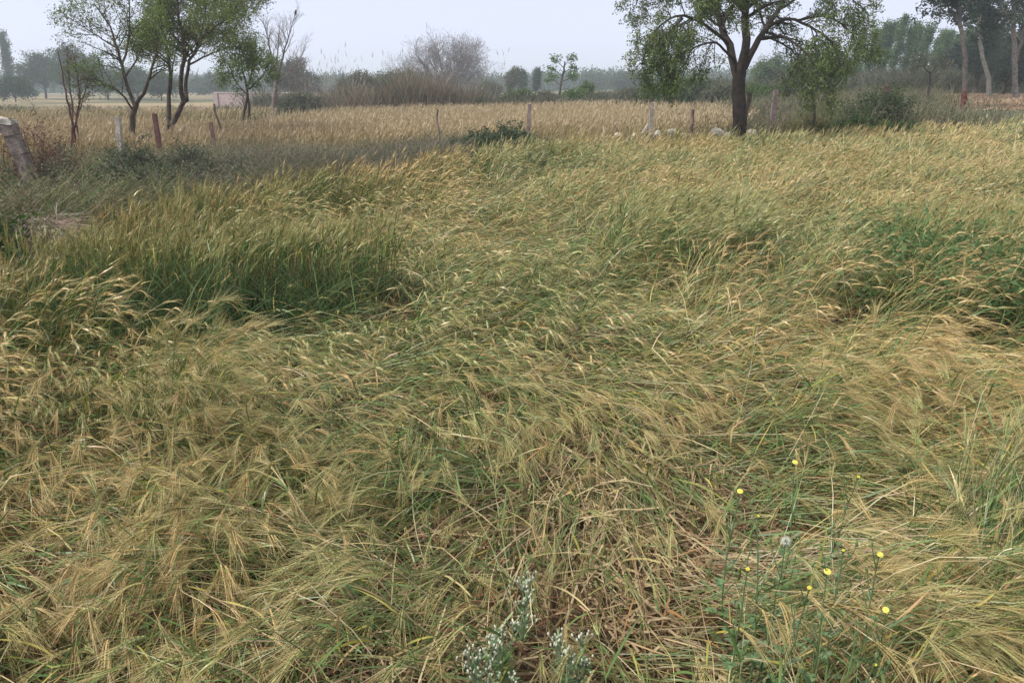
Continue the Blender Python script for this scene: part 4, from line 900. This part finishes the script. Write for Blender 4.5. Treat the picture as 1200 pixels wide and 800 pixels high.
for px, py, w_, h_, lb in [(px, py + 2.5, w_ * .85, h_ * .7, lb) for px, py, w_, h_, lb in [(724, 156, 9, 6, "small pale stone, leftmost of the row on the bund"), (744, 156, 7, 5, "small pale stone left of the slim grey post"), (771, 154, 9, 7, "rounded white stone just right of the slim grey post"),
        (788, 152, 12, 8, "pale pointed stone, second right of the slim grey post"), (801, 156, 9, 5, "low pale stone left of the weathered stake"), (840, 153, 20, 12, "large tan stone left of the big trunk"),
        (852, 156, 10, 8, "brownish stone touching the big trunk's left side"), (881, 153, 16, 8, "broad white stone just right of the big trunk"), (913, 157, 10, 5, "flat pale stone, left of the last pair below the yellow grass"), (921, 155, 8, 5, "small white stone, last of the row below the yellow grass")]]:
    stone(px, py, w_, h_, lb)
def slab():
    Y = e(757) + .3; a = at(752, 157, Y); b = at(759, 145, Y); mb = MB(); tubes(mb, np.array([[a, (a + b) / 2 + [.01, 0, 0], b]]), np.array([[.03, .028, .012]]), (.62, .56, .48), 4)
    tag(mb.build("stone", M_STONE, loc=a), "pale splinter of stone leaning left of the slim grey post", "stone", "pale stones along the bund")
slab()
# rubble and dry straw heap under the corner post
def heap():
    Y = e(38) + .45; c = at(38, 222, Y); gz = float(terrain(c[0], Y)); c[2] = gz; root = empty("straw_heap", tuple(c), "grey heap of dry straw and reddish clods below the leaning corner post", "straw heap"); loc = c
    n, m = 28, 12; a = np.linspace(0, math.pi / 2, m)[:, None]; b = np.arange(n)[None] * 2 * math.pi / n
    V = np.stack([np.sin(a) * np.cos(b) * .50, np.sin(a) * np.sin(b) * .5, np.cos(a) * .58 + 0 * b], -1) + c; V = V + (vnoise(V[..., 0] * 6, V[..., 1] * 6 + V[..., 2] * 5, 5)[..., None] - .5) * .16
    i = np.arange(m - 1)[:, None] * n; j = np.arange(n)[None]; mb = MB()
    mb.add(V, Q=np.stack([i + j, i + (j + 1) % n, i + n + (j + 1) % n, i + n + j], -1).reshape(-1, 4), C=(.22, .14, .12)); mb.build("clods", M_SOIL, root, True, loc=loc)
    N = 2600; th = rng.uniform(0, 2 * math.pi, N); r = np.sqrt(rng.random(N)); b0 = c + np.stack([r * np.cos(th) * .5, r * np.sin(th) * .5, .58 * np.sqrt(1 - r * r) + .03 + 0 * r], -1)
    d = norm(np.stack([np.cos(th), np.sin(th), -.6 * r + .1], -1) + rng.normal(0, .5, (N, 3))); l = rng.uniform(.08, .4, N)[:, None]
    P = np.stack([b0 - d * l * .3, b0 + d * l * .2 + [0, 0, .02], b0 + d * l * .7 - [0, 0, .04]], 1); s_ = MB()
    strips(s_, P, np.full((N, 3), .006), np.array([[.45, .40, .34], [.32, .25, .20], [.26, .26, .19]])[rng.integers(0, 3, N)]); s_.build("straw", M_DRY, root, loc=loc)
heap()
# ------------------------------------------------------------------ flowering weeds in the foreground
def petal_head(mb, c, up_, r, n, col, cc):
    A, B = frames(up_[None, None]); A, B = A[0, 0], B[0, 0]
    for ring, (rr, lift) in enumerate(((1., .15), (.72, .4))):
        a = np.arange(n) * 2 * math.pi / n + ring * .2; d = A[None] * np.cos(a)[:, None] + B[None] * np.sin(a)[:, None]; sd = -A[None] * np.sin(a)[:, None] + B[None] * np.cos(a)[:, None]
        b0 = c + d * r * .15; m_ = c + d * r * rr * .65 + up_ * r * lift; t = c + d * r * rr + up_ * r * lift * .8; wv = sd * r * .17
        V = np.stack([b0 - wv * .4, b0 + wv * .4, m_ + wv, t + wv * .6, t - wv * .6, m_ - wv], 1)
        f = np.array([[0, 1, 2, 5], [5, 2, 3, 4]]); mb.add(V.reshape(-1, 3), Q=(np.arange(n)[:, None, None] * 6 + f[None]).reshape(-1, 4), C=col)
    tubes(mb, np.array([[c - up_ * r * .1, c + up_ * r * .22, c + up_ * r * .34]]), np.array([[r * .28, r * .26, r * .01]]), cc, 7)
def flower_plant(px, py, Y, label, kind="open", foot=None, extra=0, size=.016, group="yellow-flowered weeds in the right foreground"):
    zt = {0: .62}.get(0) - (.12 if py > 700 else 0); hd_ = atz(px, py, zt); Y = hd_[1]; fx = foot or (px + rng.uniform(-14, 14)); gz = float(terrain(hd_[0], Y)); ft = np.array([hd_[0] + (fx - px) / FPX * 2.5, Y + rng.uniform(-.05, .1), gz])
    root = empty("flowering_weed", tuple(ft), label, "weed", group); loc = ft
    S = spline([ft, ft * .55 + hd_ * .45 + [rng.normal(0, .015), 0, 0], hd_], 12, .002); st = MB(); lf = MB()
    tubes(st, S[None], np.linspace(.0034, .0016, 12)[None], (.15, .22, .10), 5)
    gl = [[.12, .20, .09], [.17, .26, .12], [.20, .27, .15]]
    B1, _ = sprout(S[None], np.array([.002]), 6, .16, .6, .7, -.1, 5, .35, .06); tubes(st, B1, np.linspace(.0018, .001, 5)[None], (.16, .24, .11), 4)
    n = 12; T = tangents(S[None])[0]
    for k in range(n):                                             # lobed clasping leaves, smaller upwards
        f = .06 + .8 * k / n; q = f * 11; i = int(q); b = S[i] * (1 - q + i) + S[i + 1] * (q - i); a = k * 2.4; d = norm(np.array([math.cos(a), math.sin(a), .5])); l = .075 * (1 - f) + .02
        P = np.array([[b, b + d * l * .4, b + d * l * .75 - [0, 0, l * .06], b + d * l - [0, 0, l * .2]]]); wv = l * .3
        strips(lf, P, np.array([[.3, 1., .8, .05]]) * wv, gl[k % 3], side=norm(np.cross(tangents(P), [0, 0, 1.])))
        for u in (-1, 1):
            for g_ in (.35, .6):
                sd = norm(np.cross(d, [0, 0, 1.])) * u; p0 = b + d * l * g_; needles(lf, p0[None], (p0 + (sd + d * .3) * wv * .95)[None], wv * .5, gl[k % 3])
    # buds on the side shoots
    for c in B1[:, -1]:
        bd = MB(); u = norm(np.array([rng.normal(0, .2), rng.normal(0, .2), 1])); tubes(bd, np.array([[c, c + u * .004, c + u * .010, c + u * .014]]), np.array([[.0015, .0038, .0032, .001]]), (.17, .25, .10), 6); bd.build('bud', M_LEAF, root, loc=loc)
    st.build("stem", M_LEAF, root, loc=loc); lf.build("leaves", M_LEAF, root, loc=loc)
    fl = MB(); u = norm(np.array([rng.normal(0, .15), -.45, 1]))
    tubes(fl, np.array([[hd_ - u * .006, hd_, hd_ + u * .006]]), np.array([[.002, .0048, .0045]]), (.15, .22, .09), 7)
    if kind == "open": petal_head(fl, hd_ + u * .006, u, size, 18, (.78, .72, .16), (.72, .62, .10))
    elif kind == "seed":
        d = norm(rng.normal(size=(260, 3)) + [0, 0, .4]); needles(fl, np.repeat(hd_[None], 260, 0), hd_ + d * .016, .0009, (.75, .78, .70))
    else: petal_head(fl, hd_ + u * .006, norm(u), size * .6, 10, (.75, .66, .10), (.5, .4, .05))
    fl.build("flower", M_PLAIN, root, loc=loc)
FW = [(867, 577, 2.55, "open", "weed with the brightest open yellow flower, left of the group"), (931, 543, 2.9, "open", "weed with a pale yellow flower, the farthest of the group"), (921, 634, 2.2, "seed", "weed topped by a round whitish seed head"),
      (988, 646, 2.15, "small", "weed with a half-closed dull yellow flower between the seed head and the right-hand flower"), (1030, 651, 2.1, "open", "weed with an open yellow flower right of the half-closed one"),
      (969, 671, 2.0, "open", "branching weed with a low pale yellow flower right below the seed head"), (1038, 716, 1.8, "open", "weed with an open yellow flower low at the right"),
      (1025, 780, 1.65, "small", "weed with a small yellow flower, the lowest and nearest of the group"), (888, 606, 2.4, "small", "weed with a tiny yellow flower below the brightest one")]
for px, py, Y, k, lb in FW: flower_plant(px, py, Y, lb, k, size=.0085 * (1.0 if k == "open" else .8))
for px, py, Y, lb in [(876, 668, 2.0, "slender green weed stem with small buds left of the seed head"), (1005, 560, 2.5, "slender green weed stem with buds behind the yellow flowers"), (948, 690, 1.85, "leafy weed stem with buds between the lowest yellow flowers")]:
    flower_plant(px, py, Y, lb, "small", size=.009)
def woolly(px, py, Y, wpx, n, label):
    """cudweed: grey-green felted stems with clustered whitish heads"""
    c = atz(px, py, .26); Y = c[1]; gz = float(terrain(c[0], Y)); ft = np.array([c[0], Y + .05, gz]); root = empty("woolly_weed", tuple(ft), label, "weed", "whitish woolly weeds at the bottom"); loc = ft
    st, lf, hd_ = MB(), MB(), MB(); W_ = wpx / FPX * Y * .5
    for i in range(n):
        hd_ = MB(); tip = c + np.array([rng.uniform(-W_, W_), rng.normal(0, .04), rng.uniform(-.08, .02)]); S = spline([ft + np.array([(tip - c)[0] * .3, 0, 0]), ft * .4 + tip * .6 + rng.normal(0, .01, 3), tip], 9)
        tubes(st, S[None], np.linspace(.0030, .0018, 9)[None], (.33, .40, .26), 5)
        P = np.repeat(S[None], 1, 0); L1, _ = sprout(P, np.array([.002]), 16, .07, .8, .6, .2, 4, .1, .05, .5); strips(lf, L1, np.array([.004, .007, .005, .001])[None], (.24, .36, .18))
        for q in range(9):
            h = tip + rng.normal(0, .014, 3) * [1, 1, .7]; tubes(st, np.array([[S[-2], h]]), np.array([[.0012, .001]]), (.32, .36, .27), 3)
            u = norm(np.array([rng.normal(0, .3), rng.normal(0, .3), 1])); tubes(hd_, np.array([[h, h + u * .003, h + u * .007, h + u * .010]]), np.array([[.0012, .0030, .0028, .001]]), np.array([.62, .66, .52]) * rng.uniform(.8, 1.1), 7)
            needles(hd_, np.repeat(h[None] + u * .004, 16, 0), h + u * .004 + norm(rng.normal(size=(16, 3)) + u) * .005, .0008, (.62, .64, .54))
        hd_.build('flower_cluster', M_PLAIN, root, loc=loc)
    st.build("stems", M_LEAF, root, loc=loc); lf.build("leaves", M_LEAF, root, loc=loc)
woolly(610, 690, 2.0, 34, 5, "whitish woolly weed, the farthest of the group, above the others")
woolly(592, 738, 1.78, 46, 8, "whitish woolly weed with the largest cluster of heads, in the middle")
woolly(560, 765, 1.65, 36, 7, "bright green-leaved woolly weed, the lowest left one")
woolly(672, 752, 1.70, 52, 8, "whitish woolly weed leaning right, the rightmost of the group")
# ------------------------------------------------------------------ haze
def haze():
    import bmesh
    me = bpy.data.meshes.new("haze"); bm = bmesh.new(); bmesh.ops.create_cube(bm, size=1)
    x0, x1, y0, y1, z0, z1 = HZ
    for v in bm.verts: v.co = ((x0 + x1) / 2 + v.co.x * (x1 - x0), (y0 + y1) / 2 + v.co.y * (y1 - y0), (z0 + z1) / 2 + v.co.z * (z1 - z0))
    bm.to_mesh(me); bm.free(); o = bpy.data.objects.new("haze", me); COL.objects.link(o)
    m = bpy.data.materials.new("haze_air"); m.use_nodes = True; n = m.node_tree; n.nodes.clear(); ou = n.nodes.new("ShaderNodeOutputMaterial"); v = n.nodes.new("ShaderNodeVolumePrincipled")
    v.inputs["Density"].default_value = HDENS; v.inputs["Color"].default_value = (.78, .89, 1.0, 1); v.inputs["Anisotropy"].default_value = .3
    n.links.new(v.outputs[0], ou.inputs["Volume"]); me.materials.append(m)
    tag(o, "thin bluish haze lying over the fields", "haze", kind="stuff")
HZ = (-1300, 1400, -200, 1350, -2.5, 13.5); HDENS = .0016
haze()
